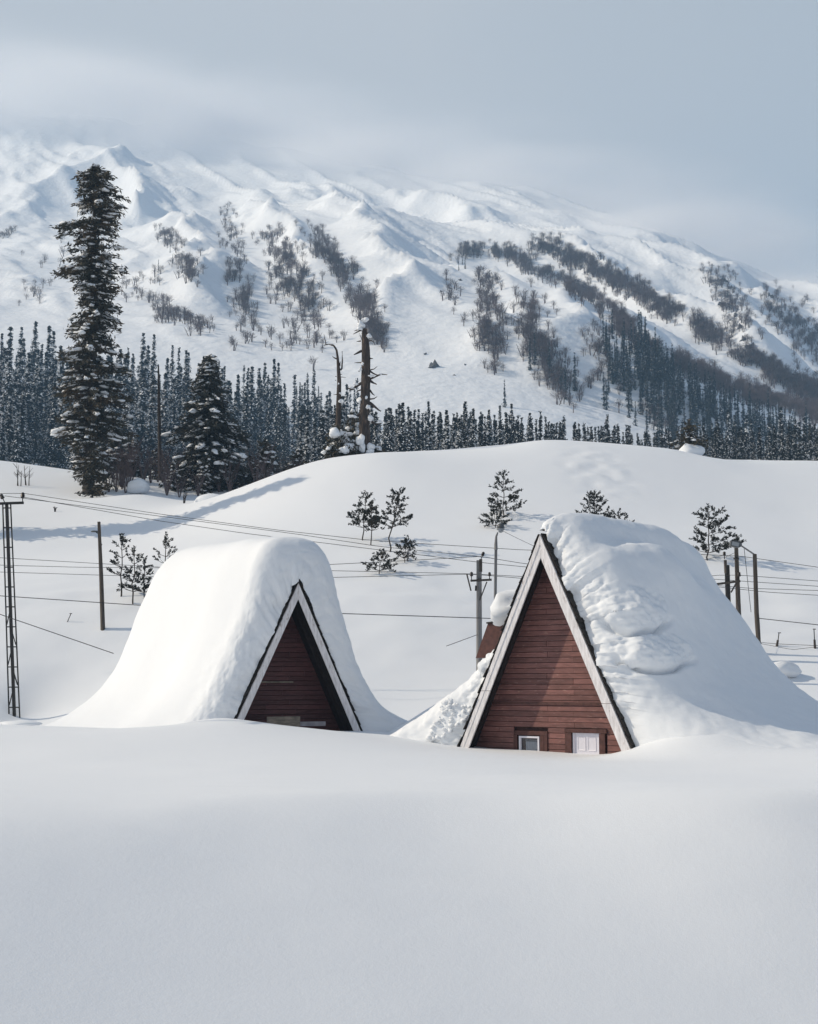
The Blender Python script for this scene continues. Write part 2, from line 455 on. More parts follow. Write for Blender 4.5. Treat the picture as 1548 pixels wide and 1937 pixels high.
def H_near(x, y):
    h = Hn_(x, y)
    q = np.stack([np.broadcast_to(x, np.shape(h)), np.broadcast_to(y, np.shape(h))], -1)
    # drifts against the front corners of the huts
    for cx, cy, sx, sy, hh in ((8.4, 41.2, 2.0, 1.3, 0.85), (-6.6, 46.4, 1.5, 1.2, 0.15)):
        h = h + hh * np.exp(-((q[..., 0] - cx) / sx) ** 2 - ((q[..., 1] - cy) / sy) ** 2)
    # the field breaks over a soft edge and falls towards the camera
    yc = 25.9 + 0.45 * np.sin(q[..., 0] * 0.62 + 0.9) * np.exp(-((25 - q[..., 1]) / 4) ** 2) - 3.0 * (1 - smooth(-10, -2, q[..., 0]))
    soft = 0.16 + 2.4 * (1 - smooth(-9, -2.5, q[..., 0]))
    s = soft * np.logaddexp(0, (yc - q[..., 1]) / soft)
    s = 12 * (1 - np.exp(-s / 12))
    h = h - 0.42 * s - 0.27 * (1 - np.exp(-s / 5)) * np.clip(q[..., 0] - 2, -12, 20)
    h = h + 0.05 * fbm(q / 7, 3, 3) + 0.10 * fbm(q / 15, 2, 9) * smooth(52, 75, q[..., 1])
    # wind scoops and old tracks on the slopes behind the houses
    h = h + 0.07 * fbm(q / [2.5, 1.0], 3, 13) * smooth(60, 68, q[..., 1]) * (1 - smooth(72, 80, q[..., 1]))
    c = at(1130, 905, 101)
    patch = np.exp(-(((q[..., 0] - c[0]) / 2.6) ** 2 + ((q[..., 1] - c[1]) / 7.0) ** 2) ** 2)
    h = h + patch * 0.10 * fbm(q / 0.8, 3, 21) + 0.012 * vnoise(q / [1.7, 0.55], 61) * (1 - smooth(40, 52, q[..., 1]))
    return h

def H(x, y):
    """height of the ground anywhere"""
    return H_near(x, y) if np.ndim(y) == 0 and y < 160 else (H_far(x, y) if np.ndim(y) == 0 else np.where(np.asarray(y) < 160, H_near(x, y), H_far(x, y)))

def grid_obj(name, xs, ys, f, m):
    X, Y = np.meshgrid(xs, ys)
    Z = f(X, Y)
    nx, ny = len(xs), len(ys)
    V = np.stack([X, Y, Z], -1).reshape(-1, 3)
    i = (np.arange(ny - 1)[:, None] * nx + np.arange(nx - 1)).ravel()
    F = np.stack([i, i + 1, i + nx + 1, i + nx], 1)
    me = bpy.data.meshes.new(name)
    me.from_pydata(V.tolist(), [], F.tolist())
    me.materials.append(m)
    me.polygons.foreach_set('use_smooth', [True] * len(F))
    o = bpy.data.objects.new(name, me); COL.objects.link(o)
    return o, Z

def spans(*a):
    out = [a[0]]
    for i in range(1, len(a), 2):
        end, st = a[i], a[i + 1]
        n = max(1, int(round((end - out[-1]) / st)))
        out += list(np.linspace(out[-1], end, n + 1)[1:])
    return np.array(out)

def seam(f_a, f_b, y0, y1):
    def g(x, y):
        t = smooth(y0, y1, y)
        return f_a(x, y) * (1 - t) + f_b(x, y) * t
    return g
H_mid = seam(H_near, H_far, 142, 168)
o, _ = grid_obj('snow_ground', spans(-260, -60, 10, -34, 0.8, 34, 0.38, 60, 0.8, 260, 10), spans(-80, 0, 8, 14, 1.2, 22, 0.4, 28.5, 0.16, 56, 0.42, 116, 0.38, 140, 0.8, 170, 1.5), H_mid, M_snow)
tag(o, 'smooth snow field in front of the huts and the snowy hill behind them', kind='structure')
XF, YF = spans(-1500, -760, 37, 470, 3.2, 1400, 40), spans(170, 460, 8, 1300, 3.2, 1600, 7, 2100, 35)
o, ZF = grid_obj('mountain', XF, YF, H_far, M_msnow)
tag(o, 'snow covered mountainside with gullies and spurs under the clouds', kind='structure')

def Hg(x, y):
    """bilinear lookup in the mountain grid"""
    x, y = np.asarray(x, float), np.asarray(y, float)
    i = np.clip(np.searchsorted(XF, x) - 1, 0, len(XF) - 2); j = np.clip(np.searchsorted(YF, y) - 1, 0, len(YF) - 2)
    tx = (x - XF[i]) / (XF[i + 1] - XF[i]); ty = (y - YF[j]) / (YF[j + 1] - YF[j])
    return (ZF[j, i] * (1 - tx) + ZF[j, i + 1] * tx) * (1 - ty) + (ZF[j + 1, i] * (1 - tx) + ZF[j + 1, i + 1] * tx) * ty

def hz(x, y): return float(H_mid(np.array([x]), np.array([y]))[0])
def hit(px, py, y0=50, y1=165):
    P, ok = ray_far(np.array([px]), np.array([py]), y0, y1, 300, H_mid)
    return P[0]
def gpt(px, Y):
    """ground point below a photo column at distance Y"""
    x = (px - CXP) / FPX * Y
    x = at(px, 1000, Y)[0]
    return np.array([x, Y, hz(x, Y)])

# ------------------------------------------------------------------ the two A-frame huts
KS, HA = 0.47, 8.0                       # run of the roof per metre of height, height of the apex
NRM = math.hypot(1, KS)
def hut_frame(px, py, Y, psi):
    p = at(px, py, Y)
    return np.array([p[0], p[1], p[2] - HA]), psi
def loc_on(fr, px, py, v):
    """local (u, z) of a photo pixel on the plane v of a hut"""
    O, th = fr
    d = at(px, py, 1.0)
    n = np.array([-math.sin(th), math.cos(th), 0])
    p = d * ((v + O @ n) / (d @ n)) - O
    return p[0] * math.cos(th) + p[1] * math.sin(th), p[2]
def to_world(fr, V):
    O, th = fr; c, s = math.cos(th), math.sin(th)
    V = np.asarray(V)
    return np.stack([O[0] + V[..., 0] * c - V[..., 1] * s, O[1] + V[..., 0] * s + V[..., 1] * c, O[2] + V[..., 2]], -1)
FR1 = hut_frame(565, 1103, 48.0, math.radians(27))
FR2 = hut_frame(1022, 1011, 43.0, math.radians(-38))

def strip(side, z0, z1, n0, n1):
    """quad lying along the roof slope between heights z0 > z1 and perpendicular offsets n0 < n1 from the outer line"""
    dn = NRM
    return [(side * (KS * (HA - z) + n * dn), z) for z, n in ((z0, n0), (z0, n1), (z1, n1), (z1, n0))]

def slope_board(side, z0, z1, n0, n1, v0, v1, top=False):
    q = strip(side, z0, z1, n0, n1)
    if top:                                # mitred at the ridge: cut on the plane u = 0
        zt0, zt1 = HA + n0 * NRM / KS, HA + n1 * NRM / KS
        q = [(side * 0.004, zt0), (side * 0.004, zt1), q[2], q[3]]
    if side < 0: q = q[::-1]
    return prism(q, v0, v1)

def make_hut(fr, label, length, wall_v, pmat, openings, joints, zrange, tri, bw):
    O, th = fr
    root = empty('a_frame_hut', O.tolist(), th)
    tag(root, label, 'hut', 'wooden A-frame huts buried in snow')
    rng = np.random.default_rng(int(abs(O[0]) * 100))
    # roof: two slabs with soffit boards below
    for s in (-1, 1):
        m = MB(); m.add(*slope_board(s, 8, 0.0, -0.06, 0.02, 0.055, length, True)); m.build('roof_slab', M_soffit, root)
        # white barge boards, two lengths end to end, a thin cover strip on the outer edge
        zj = 2.95 + 0.35 * (s < 0)
        for z0, z1, tp in ((8, zj, True), (zj - 0.012, 0.4, False)):
            m = MB(); m.add(*slope_board(s, z0, z1, -bw, 0.0, 0.0 if tp else -0.008, 0.045, tp)); b = m.build('barge_board', M_white, root)
            m = MB(); m.add(*slope_board(s, z0, z1, -0.13, -0.008, -0.022, -0.003 if tp else -0.011, tp)); m.build('cover_strip', M_white, b)
        # rafters seen under the overhang
        for vv in (wall_v * 0.55,):
            m = MB(); m.add(*slope_board(s, 8, 0.3, -0.17, -0.062, vv - 0.05, vv + 0.05, True)); m.build('rafter', M_soffit, root)
        # split shingles, ragged at the verge
        var = []
        for q in range(5):
            m = MB(); a, bb, c = rng.uniform(0.9, 1.15), rng.uniform(-0.03, 0.03), rng.uniform(0.018, 0.034)
            L = 0.33 * a
            V = np.array([[0, 0, 0], [0, 0.27, 0], [L, 0.27, 0], [L, 0.0 + bb, 0], [0, 0, c * 0.5], [0, 0.27, c * 0.5], [L, 0.27, c], [L, bb, c]])
            m.add(V, [[0, 1, 2, 3], [7, 6, 5, 4], [0, 4, 5, 1], [1, 5, 6, 2], [2, 6, 7, 3], [3, 7, 4, 0]])
            var.append(m.mesh('shingle', M_darkroof))
        cols = 4 if (tri and s > 0) else 2
        for r in range(29):
            z = HA - 0.02 - r * 0.235
            for c in range(cols):
                sh = link_mesh('shingle', var[int(rng.integers(5))], root)
                d = Vector((s * KS, 0, -1)).normalized(); n = Vector((s, 0, KS)).normalized(); y = Vector((0, 1, 0))
                k_ = rng.uniform(0.03, 0.11); dd = (d + n * k_).normalized(); nn = (n - d * k_).normalized()
                base = Vector((s * KS * (HA - z), 0, z)) + n * (0.022 + rng.uniform(0, 0.025))
                v = -0.03 + c * 0.275 + rng.uniform(-0.05, 0.05)
                R = Matrix((dd, y, nn)).transposed().to_4x4()
                R.translation = base + y * v + d * rng.uniform(-0.04, 0.04)
                sh.matrix_local = R
    # back wall behind the planks
    zi = lambda z: KS * (HA - z) - 0.065 * NRM
    m = MB(); m.add(*prism([(-zi(0.0), 0.0), (zi(0.0), 0.0), (0.01, HA - 0.2), (-0.01, HA - 0.2)], wall_v + 0.12, wall_v + 0.2)); m.build('wall_backing', M_trim, root)
    # horizontal planks, one object each
    ph, z, r = 0.163, zrange[0], 0
    while z < zrange[1]:
        zt = min(z + ph - 0.012, HA - 0.36)
        ub, ut = zi(z), zi(zt)
        cuts = [-ub] + sorted(j for j in joints[r % len(joints)] if abs(j) < ut - 0.08) + [ub]
        for a, b in zip(cuts[:-1], cuts[1:]):
            segs = [(a, b)]
            for (o0, o1, oz) in openings:
                if z < oz:
                    ns = []
                    for p, q in segs:
                        if q <= o0 or p >= o1: ns.append((p, q)); continue
                        if p < o0: ns.append((p, o0))
                        if q > o1: ns.append((o1, q))
                    segs = ns
            for p, q in segs:
                if q - p < 0.05: continue
                pb, qb = p + (0.004 if p > -ub else 0), q - (0.004 if q < ub else 0)
                pt, qt = max(pb, -ut), min(qb, ut)
                dv = rng.uniform(0, 0.012)
                V = [[pb, wall_v - 0.028 - dv, z], [qb, wall_v - 0.028 - dv, z], [qt, wall_v - 0.022 - dv, zt - 0.006], [pt, wall_v - 0.022 - dv, zt - 0.006],
                     [pt, wall_v - 0.010, zt], [qt, wall_v - 0.010, zt], [pb, wall_v + 0.02, z], [qb, wall_v + 0.02, z], [pt, wall_v + 0.02, zt], [qt, wall_v + 0.02, zt]]
                F = [[0, 1, 2, 3], [3, 2, 5, 4], [4, 5, 9, 8], [8, 9, 7, 6], [6, 7, 1, 0], [0, 3, 4, 8, 6], [1, 7, 9, 5, 2]]
                m = MB(); m.add(V, F); m.build('plank', pmat, root)
        z += ph; r += 1
    return root

# hut on the right: white window and white panelled door just above the snow
v2 = 0.78
wx0, wz = loc_on(FR2, 984, 1392, v2); wx1, _ = loc_on(FR2, 1022, 1392, v2)
dx0, dz = loc_on(FR2, 1084, 1386, v2); dx1, _ = loc_on(FR2, 1135, 1386, v2)
_, beltz = loc_on(FR2, 1080, 1331, v2)
jn = [loc_on(FR2, p, 1280, v2)[0] for p in (945, 1037, 1086)]
hut2 = make_hut(FR2, 'red brown A-frame hut with white door and window, dark roof edge showing beside its snow', 9.3, v2, M_plank,
                [(wx0 - 0.20, wx1 + 0.30, wz + 0.17), (dx0 - 0.24, dx1 + 0.26, dz + 0.12)],
                [[jn[2]], [jn[0]], [jn[2] + 0.01, jn[0] - 0.9], [jn[1]], [jn[2] - 0.01], [jn[1] - 0.02, jn[0] - 1.1]], (0.9, 7.5), True, 0.30)
m = MB(); m.add(*box(((0), v2 - 0.050, beltz), (2 * (KS * (HA - beltz) - 0.09) - 0.02, 0.035, 0.085))); m.build('belt_board', M_trim, hut2)
# window: trim boards, frame, pane, curtain
zb = wz - 1.25
m = MB(); m.add(*box(((wx0 + wx1) / 2 + 0.07, v2 - 0.045, wz + 0.10), (wx1 - wx0 + 0.46, 0.05, 0.13))); m.build('window_head', M_trim, hut2)
for a, b in ((wx0 - 0.135, 0.13), (wx1 + 0.10, 0.14), (wx1 + 0.235, 0.11)):
    m = MB(); m.add(*box((a, v2 - 0.04, (zb + wz) / 2), (b, 0.05, wz - zb + 0.06))); m.build('window_trim', M_trim, hut2)
win = MB()
wf = 0.055
win.add(*box(((wx0 + wx1) / 2, v2 - 0.03, wz - wf / 2), (wx1 - wx0, 0.07, wf)))
win.add(*box(((wx0 + wx1) / 2, v2 - 0.03, zb + wf / 2), (wx1 - wx0, 0.07, wf)))
for a in (wx0 + wf / 2, wx1 - wf / 2): win.add(*box((a, v2 - 0.03, (wz + zb) / 2), (wf, 0.07, wz - zb - 2 * wf - 0.002)))
window = win.build('window', M_door, hut2)
m = MB(); m.add(*box(((wx0 + wx1) / 2, v2 + 0.012, (wz + zb) / 2), (wx1 - wx0 - 2 * wf - 0.002, 0.008, wz - zb - 2 * wf - 0.002)))
pane_m = bpy.data.materials.new('window_glass'); pane_m.use_nodes = True
nt = pane_m.node_tree; nt.nodes.clear()
po = nt.nodes.new('ShaderNodeOutputMaterial'); pm = nt.nodes.new('ShaderNodeMixShader'); pt = nt.nodes.new('ShaderNodeBsdfTransparent'); pg = nt.nodes.new('ShaderNodeBsdfGlossy'); pl = nt.nodes.new('ShaderNodeFresnel')
pl.inputs[0].default_value = 1.45; pg.inputs['Roughness'].default_value = 0.05; pt.inputs[0].default_value = (0.93, 0.95, 0.97, 1)
nt.links.new(pl.outputs[0], pm.inputs[0]); nt.links.new(pt.outputs[0], pm.inputs[1]); nt.links.new(pg.outputs[0], pm.inputs[2]); nt.links.new(pm.outputs[0], po.inputs[0])
m.build('pane', pane_m, window)
m = MB(); nu = 40; cx0, cx1 = wx0 + 0.17, wx1 - 0.06
for k in range(nu):
    a, b = cx0 + (cx1 - cx0) * k / nu, cx0 + (cx1 - cx0) * (k + 1) / nu
    fa, fb = 0.07 + 0.02 * math.sin(k * 1.3), 0.07 + 0.02 * math.sin((k + 1) * 1.3)
    m.add([[a, v2 + fa, zb], [b, v2 + fb, zb], [b, v2 + fb, wz - 0.16], [a, v2 + fa, wz - 0.16]], [[0, 1, 2, 3]])
m.build('curtain', M_curtain, window, True)
m = MB(); m.add(*box(((cx0 + cx1) / 2, v2 + 0.075, wz - 0.125), (cx1 - cx0 + 0.02, 0.03, 0.05))); m.build('curtain_rail', M_rail, window)
# door
zb = dz - 1.9
m = MB(); m.add(*box(((dx0 + dx1) / 2 + 0.01, v2 - 0.05, dz + 0.065), (dx1 - dx0 + 0.52, 0.06, 0.12))); m.build('door_head', M_trim, hut2)
for a, b in ((dx0 - 0.125, 0.22), (dx1 + 0.11, 0.20)):
    m = MB(); m.add(*box((a, v2 - 0.045, (zb + dz) / 2), (b, 0.06, dz - zb - 0.006))); m.build('door_trim', M_trim, hut2)
door = MB(); door.add(*box(((dx0 + dx1) / 2, v2 + 0.035, (dz + zb) / 2), (dx1 - dx0 - 0.02, 0.04, dz - zb)))
door = door.build('door', M_door, hut2)
m = MB()
m.add(*box((dx0 + 0.035, v2 - 0.01, (dz + zb) / 2), (0.05, 0.04, dz - zb))); m.add(*box((dx1 - 0.012, v2 - 0.01, (dz + zb) / 2), (0.02, 0.04, dz - zb)))
m.add(*box(((dx0 + dx1) / 2 + 0.02, v2 - 0.01, dz - 0.02), (dx1 - dx0 - 0.09, 0.04, 0.035))); m.build('door_frame', M_door, hut2)
dw = dx1 - dx0
for i in (0, 1):
    for j in range(3):
        cu, cz = dx0 + dw * (0.32 + 0.38 * i), dz - 0.32 - 0.52 * j
        a, b = dw * 0.145, 0.20
        ring = [(cu - a, cz - b), (cu + a, cz - b), (cu + a, cz + b), (cu - a, cz + b)]
        inn = [(cu - a + 0.03, cz - b + 0.03), (cu + a - 0.03, cz - b + 0.03), (cu + a - 0.03, cz + b - 0.03), (cu - a + 0.03, cz + b - 0.03)]
        V = [[u, v2 + 0.010, z] for u, z in ring] + [[u, v2 - 0.002, z] for u, z in ring] + [[u, v2 + 0.013, z] for u, z in inn]
        F = []
        for k in range(4):
            n = (k + 1) % 4
            F += [[k, n, 4 + n, 4 + k], [4 + k, 4 + n, 8 + n, 8 + k]]
        F.append([8, 9, 10, 11])
        m = MB(); m.add(V, F); m.build('door_panel', M_door, door)
# dormer cheek on the left roof slope
vd = 1.7
q = [loc_on(FR2, *p, vd) for p in ((923, 1180), (948, 1177), (975, 1240), (900, 1245))]
m = MB(); m.add(*prism([q[3], q[2], q[1], q[0]], vd, vd + 2.2)); dorm = m.build('dormer', M_trim, hut2)
tl, tr = q[0], q[1]
m = MB(); m.add(*prism([(tl[0] - 0.02, tl[1] + 0.003), (tr[0] + 0.25, tr[1] + 0.03), (tr[0] + 0.25, tr[1] + 0.09), (tl[0] - 0.02, tl[1] + 0.05)], vd - 0.06, vd + 2.3)); m.build('dormer_roof', M_darkroof, dorm)

# hut on the left
v1 = 1.6
_, b1z = loc_on(FR1, 540, 1290, v1)
hut1 = make_hut(FR1, 'shade-darkened red A-frame hut sunk under the thickest snow cap, boards blocking its front', 9.2, v1, M_plank1, [],
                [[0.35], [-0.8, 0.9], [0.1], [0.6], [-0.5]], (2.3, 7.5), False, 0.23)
m = MB(); m.add(*box((-0.45, v1 - 0.08, b1z), (2 * (KS * (HA - b1z)) - 1.3, 0.10, 0.05))); m.build('shelf_board', M_ply, hut1)
(a0, z0), (a1, z1) = loc_on(FR1, 505, 1384, 0.35), loc_on(FR1, 568, 1355, 0.35)
m = MB(); m.add(*box(((a0 + a1) / 2, 0.35, (z0 + z1) / 2 - 0.25), (a1 - a0, 0.03, z1 - z0 + 0.5))); o = m.build('front_board', M_ply, hut1)
(a0, z0), (a1, z1) = loc_on(FR1, 452, 1374, 0.45), loc_on(FR1, 616, 1366, 0.45)
m = MB(); m.add(*box(((a0 + a1) / 2, 0.46, (z0 + z1) / 2), (a1 - a0, 0.04, 0.15))); m.build('railing_board', M_rail, hut1)

# ------------------------------------------------------------------ snow on the huts
def crspline(P, n):
    """Catmull-Rom through the rows of P, n samples, even by chord length"""
    P = np.asarray(P, float)
    t = np.concatenate([[0], np.cumsum(np.linalg.norm(np.diff(P[:, :2], axis=0), axis=1) ** 0.6)]); t /= t[-1]
    Q = np.concatenate([[2 * P[0] - P[1]], P, [2 * P[-1] - P[-2]]])
    T = np.concatenate([[2 * t[0] - t[1]], t, [2 * t[-1] - t[-2]]])
    x = np.linspace(0, 1, n)
    i = np.clip(np.searchsorted(t, x, side='right') - 1, 0, len(P) - 2)
    u = (x - t[i]) / (t[i + 1] - t[i])
    m0 = (Q[i + 2] - Q[i]) / (T[i + 2] - T[i])[:, None] * (t[i + 1] - t[i])[:, None]
    m1 = (Q[i + 3] - Q[i + 1]) / (T[i + 3] - T[i + 1])[:, None] * (t[i + 1] - t[i])[:, None]
    u = u[:, None]
    return (2 * u ** 3 - 3 * u ** 2 + 1) * Q[i + 1] + (u ** 3 - 2 * u ** 2 + u) * m0 + (-2 * u ** 3 + 3 * u ** 2) * Q[i + 2] + (u ** 3 - u ** 2) * m1

def grid_normals(V):
    a = np.gradient(V, axis=0); b = np.gradient(V, axis=1)
    n = np.cross(a, b); return n / (np.linalg.norm(n, axis=-1, keepdims=True) + 1e-9)

def snow_sheet(name, fr, inner, stations, vf, lip, nt, nl, ns, lip_pow, detail, label, back=0.8, rough_w=None, jag=0.0):
    """snow lying on a roof: from the roof edge round the front lip to the outer surface and back along the ridge.
    stations: list of (v, rows) whose rows are outer (u, z) control points matching the rows of inner."""
    I = crspline(inner, nt)
    S = [(v, crspline(r, nt)) for v, r in stations]
    arc = np.concatenate([[0], np.cumsum(np.linalg.norm(np.diff(I, axis=0), axis=1))])
    jg = jag * smooth(2.2, 4.0, I[:, 1]) * (fbm(np.stack([arc / 0.9, arc * 0 + 3.3], 1), 4, 12, 0.65) + 0.25 * np.sign(vnoise(np.stack([arc / 0.35, arc * 0], 1), 6)))
    vs = np.array([s[0] for s in S]); R = np.stack([s[1] for s in S])
    def outer(v):
        j = int(np.clip(np.searchsorted(vs, v) - 1, 0, len(vs) - 2))
        t = smooth(0, 1, (v - vs[j]) / (vs[j + 1] - vs[j]))
        return R[j] * (1 - t) + R[j + 1] * t
    G, lipw = [], []
    vl = lip if np.ndim(lip) else np.full(nt, lip)
    for k in range(nl):
        a = k / (nl - 1) * math.pi / 2
        so = math.sin(a) ** lip_pow
        v = vf + vl * (1 - math.cos(a)) ** 0.9
        o = np.stack([outer(float(x)) for x in (v if np.ptp(v) > 1e-6 else v[:1])]) if False else outer(float(v.mean()))
        P = I * (1 - so) + o * so
        G.append(np.stack([P[:, 0], v + jg * (1 - k / (nl - 1)) ** 2, P[:, 1]], 1)); lipw.append(1 - 0.75 * smooth(0.55, 1, k / (nl - 1)))
    v0, ve = vf + float(vl.mean()), vs[-1]
    for k in range(1, ns + 1):
        v = v0 + (ve - v0) * k / ns
        P = outer(v)
        G.append(np.stack([P[:, 0], vf + vl + (ve - v0) * k / ns, P[:, 1]], 1)); lipw.append(0.25 * math.exp(-(v - v0) / 0.8))
    o = outer(ve)
    for k in range(1, 9):
        a = k / 8 * math.pi / 2
        P = I + (o - I) * math.cos(a)
        G.append(np.stack([P[:, 0], vf + vl + (ve - v0) + back * math.sin(a), P[:, 1]], 1)); lipw.append(0.0)
    G = np.stack(G); lipw = np.array(lipw)[:, None] * np.ones(nt)
    N = grid_normals(G)
    dist = np.linalg.norm(G - np.stack([I[:, 0], np.full(nt, vf), I[:, 1]], 1), axis=-1)
    lipw = np.exp(-(dist / rough_w) ** 2) if rough_w else lipw
    if N[nl + ns // 2, nt // 2, 2] < 0: N = -N
    G = detail(G, N, lipw)
    n1, n2 = G.shape[:2]
    i = (np.arange(n1 - 1)[:, None] * n2 + np.arange(n2 - 1)).ravel()
    F = np.stack([i, i + n2, i + n2 + 1, i + 1], 1)
    m = MB(); m.add(G.reshape(-1, 3), F)
    o = m.build(name, M_crust if False else M_snow, None, True)
    o.location = fr[0].tolist(); o.rotation_euler = (0, 0, fr[1])
    return tag(o, label, 'snow', 'snow caps on the huts')

def rin(z, s, off=0.11): return (s * (KS * (HA - z) + off), z)

# left hut: thick even cap that hangs over both slopes
zz = [2.0, 2.9, 3.6, 4.5, 5.8, 6.9, 7.6]
inner1 = [rin(z, -1) for z in zz] + [(-0.06, 8.10), (0.06, 8.10)] + [rin(z, 1) for z in zz[::-1]]
hz_ = [2.3, 3.0, 3.7, 4.6, 6.0, 7.5]
fl = [(-5.6, 2.4), (-4.2, 2.95), (-3.30, 3.7), (-2.80, 4.6), (-2.20, 6.0), (-1.72, 7.5), (-1.36, 8.7)]
frt = [(1.36, 8.7), (1.72, 7.5), (2.20, 6.0), (2.90, 4.6), (3.65, 3.75), (5.4, 3.02), (8.2, 2.2)]
st_f = fl + [(-0.72, 9.45), (0.72, 9.45)] + frt
st_m = [(-7.6, 2.3), (-5.3, 2.95), (-4.0, 3.9), (-3.25, 4.8), (-2.65, 6.1), (-2.15, 7.6), (-1.60, 9.0), (-0.75, 9.70), (0.75, 9.75)] + frt
st_b = [(-9.0, 2.2), (-6.5, 2.9), (-4.7, 3.9), (-3.70, 5.0), (-3.05, 6.3), (-2.50, 7.8), (-1.90, 9.1), (-0.90, 9.9), (0.75, 10.0)] + frt
def det1(G, N, lw):
    q = G.copy()
    d = 0.05 * fbm(q / 0.9, 3, 4) * (0.25 + lw) + 0.05 * fbm(q / 0.30, 3, 8) * lw + 0.035 * (1 - np.abs(fbm(q / [0.20, 0.3, 0.13], 3, 18))) * lw
    d += 0.05 * fbm(q / 2.5, 2, 14)
    return G + N * d[..., None]
snow_sheet('roof_snow', FR1, inner1, [(0, st_f), (3.2, st_m), (9.6, st_b)], 0.08, 0.62, 280, 50, 90, 0.55, det1,
           'thick smooth snow cap with a blunt overhanging front on the left hut', 1.0, 1.25, 0.05)

# right hut: snow that has slid on the right slope, ridge cap, trough, bulging shoulder and flared foot
zz2 = [7.75, 7.3, 6.8, 6.3, 5.7, 5.1, 4.4, 3.7, 3.0, 2.3, 1.6, 0.9]
inner2 = [(-0.05, 8.12), (0.0, 8.16), (0.12, 8.15)] + [rin(z, 1, 0.09) for z in zz2]
o_f = [(-0.07, 8.14), (-0.03, 8.40), (0.25, 8.72), (0.75, 8.52), (1.20, 8.0), (1.55, 7.58), (2.02, 7.15), (2.42, 6.42), (2.78, 5.55), (3.08, 4.75), (3.38, 4.02), (3.78, 3.32), (4.5, 2.62), (6.0, 1.92), (8.4, 1.3)]
o_m = [(-0.25, 8.10), (-0.25, 8.55), (0.30, 8.85), (0.85, 8.50), (1.12, 8.02), (1.45, 7.86), (2.00, 7.80), (2.70, 7.15), (3.10, 6.1), (3.45, 5.1), (3.90, 4.3), (4.55, 3.5), (5.6, 2.7), (7.2, 2.0), (9.6, 1.4)]
o_b = [(-0.35, 8.0), (-0.30, 8.50), (0.35, 8.80), (0.95, 8.45), (1.35, 7.75), (1.70, 7.20), (2.15, 6.85), (2.70, 6.3), (3.15, 5.5), (3.60, 4.7), (4.2, 3.9), (5.0, 3.2), (6.2, 2.5), (7.8, 1.9), (10.0, 1.4)]
o_e = [(-0.35, 7.7), (-0.30, 8.20), (0.35, 8.45), (0.95, 8.00), (1.40, 7.25), (1.80, 6.65), (2.25, 6.1), (2.70, 5.5), (3.10, 4.9), (3.60, 4.2), (4.3, 3.5), (5.2, 2.9), (6.5, 2.3), (8.2, 1.8), (10.2, 1.3)]
# torn scoops in the side: photo centre, radii in pixels, depth
SCOOPS = [((1203, 1150), (66, 44), 0.34), ((1238, 1228), (70, 36), 0.34), ((1128, 1118), (26, 40), 0.10), ((1165, 1250), (50, 50), 0.10)]
def det2(G, N, lw):
    Wd = to_world(FR2, G); px, py = proj(Wd)
    view = Wd / np.linalg.norm(Wd, axis=-1, keepdims=True)
    c, s = math.cos(FR2[1]), math.sin(FR2[1])
    Nw = np.stack([N[..., 0] * c - N[..., 1] * s, N[..., 0] * s + N[..., 1] * c, N[..., 2]], -1)
    facing = (-(view * Nw).sum(-1) > -0.1) & (G[..., 1] < 5.5)
    rough = np.zeros(px.shape); d = np.zeros(px.shape)
    for (cx, cy), (rx, ry), A in SCOOPS:
        ex, ey = (px - cx) / rx, (py - cy) / ry
        r = np.hypot(ex, ey) + 0.10 * vnoise(G / 0.5, 3)
        if A > 0.2:
            # lump on top, undercut crescent along its lower rim
            d += facing * 0.8 * A * np.clip(1 - r ** 2, 0, 1) ** 0.55 * smooth(-1.3, 0.6, ey) * 0.9
            d -= facing * 0.30 * np.exp(-((r - 1.12) / 0.11) ** 2) * smooth(0.25, 0.8, ey)
            rough = np.maximum(rough, facing * (1 - smooth(0.85, 1.05, r)))
        else:
            rough = np.maximum(rough, facing * (1 - smooth(0.6, 1.2, r)))
    rough = np.maximum(rough, lw) * (0.15 + 0.85 * smooth(1.9, 4.2, G[..., 2]))
    d += 0.085 * rough * fbm(G / 0.6, 3, 8) + 0.036 * rough * fbm(G / [0.24, 0.24, 0.13], 3, 22)
    d += 0.07 * fbm(G / 1.9, 3, 14) + 0.014 * fbm(G / 0.35, 2, 2)
    return G + N * d[..., None]
lip2 = 1.1
snow_sheet('roof_snow', FR2, inner2, [(0.2, o_f), (3.5, o_m), (6.2, o_b), (8.4, o_e)], 0.13, lip2, 340, 60, 150, 0.8, det2,
           'slumped lumpy snow mass with torn scoops sliding off the right hut', 1.3, 0.75, 0.16)
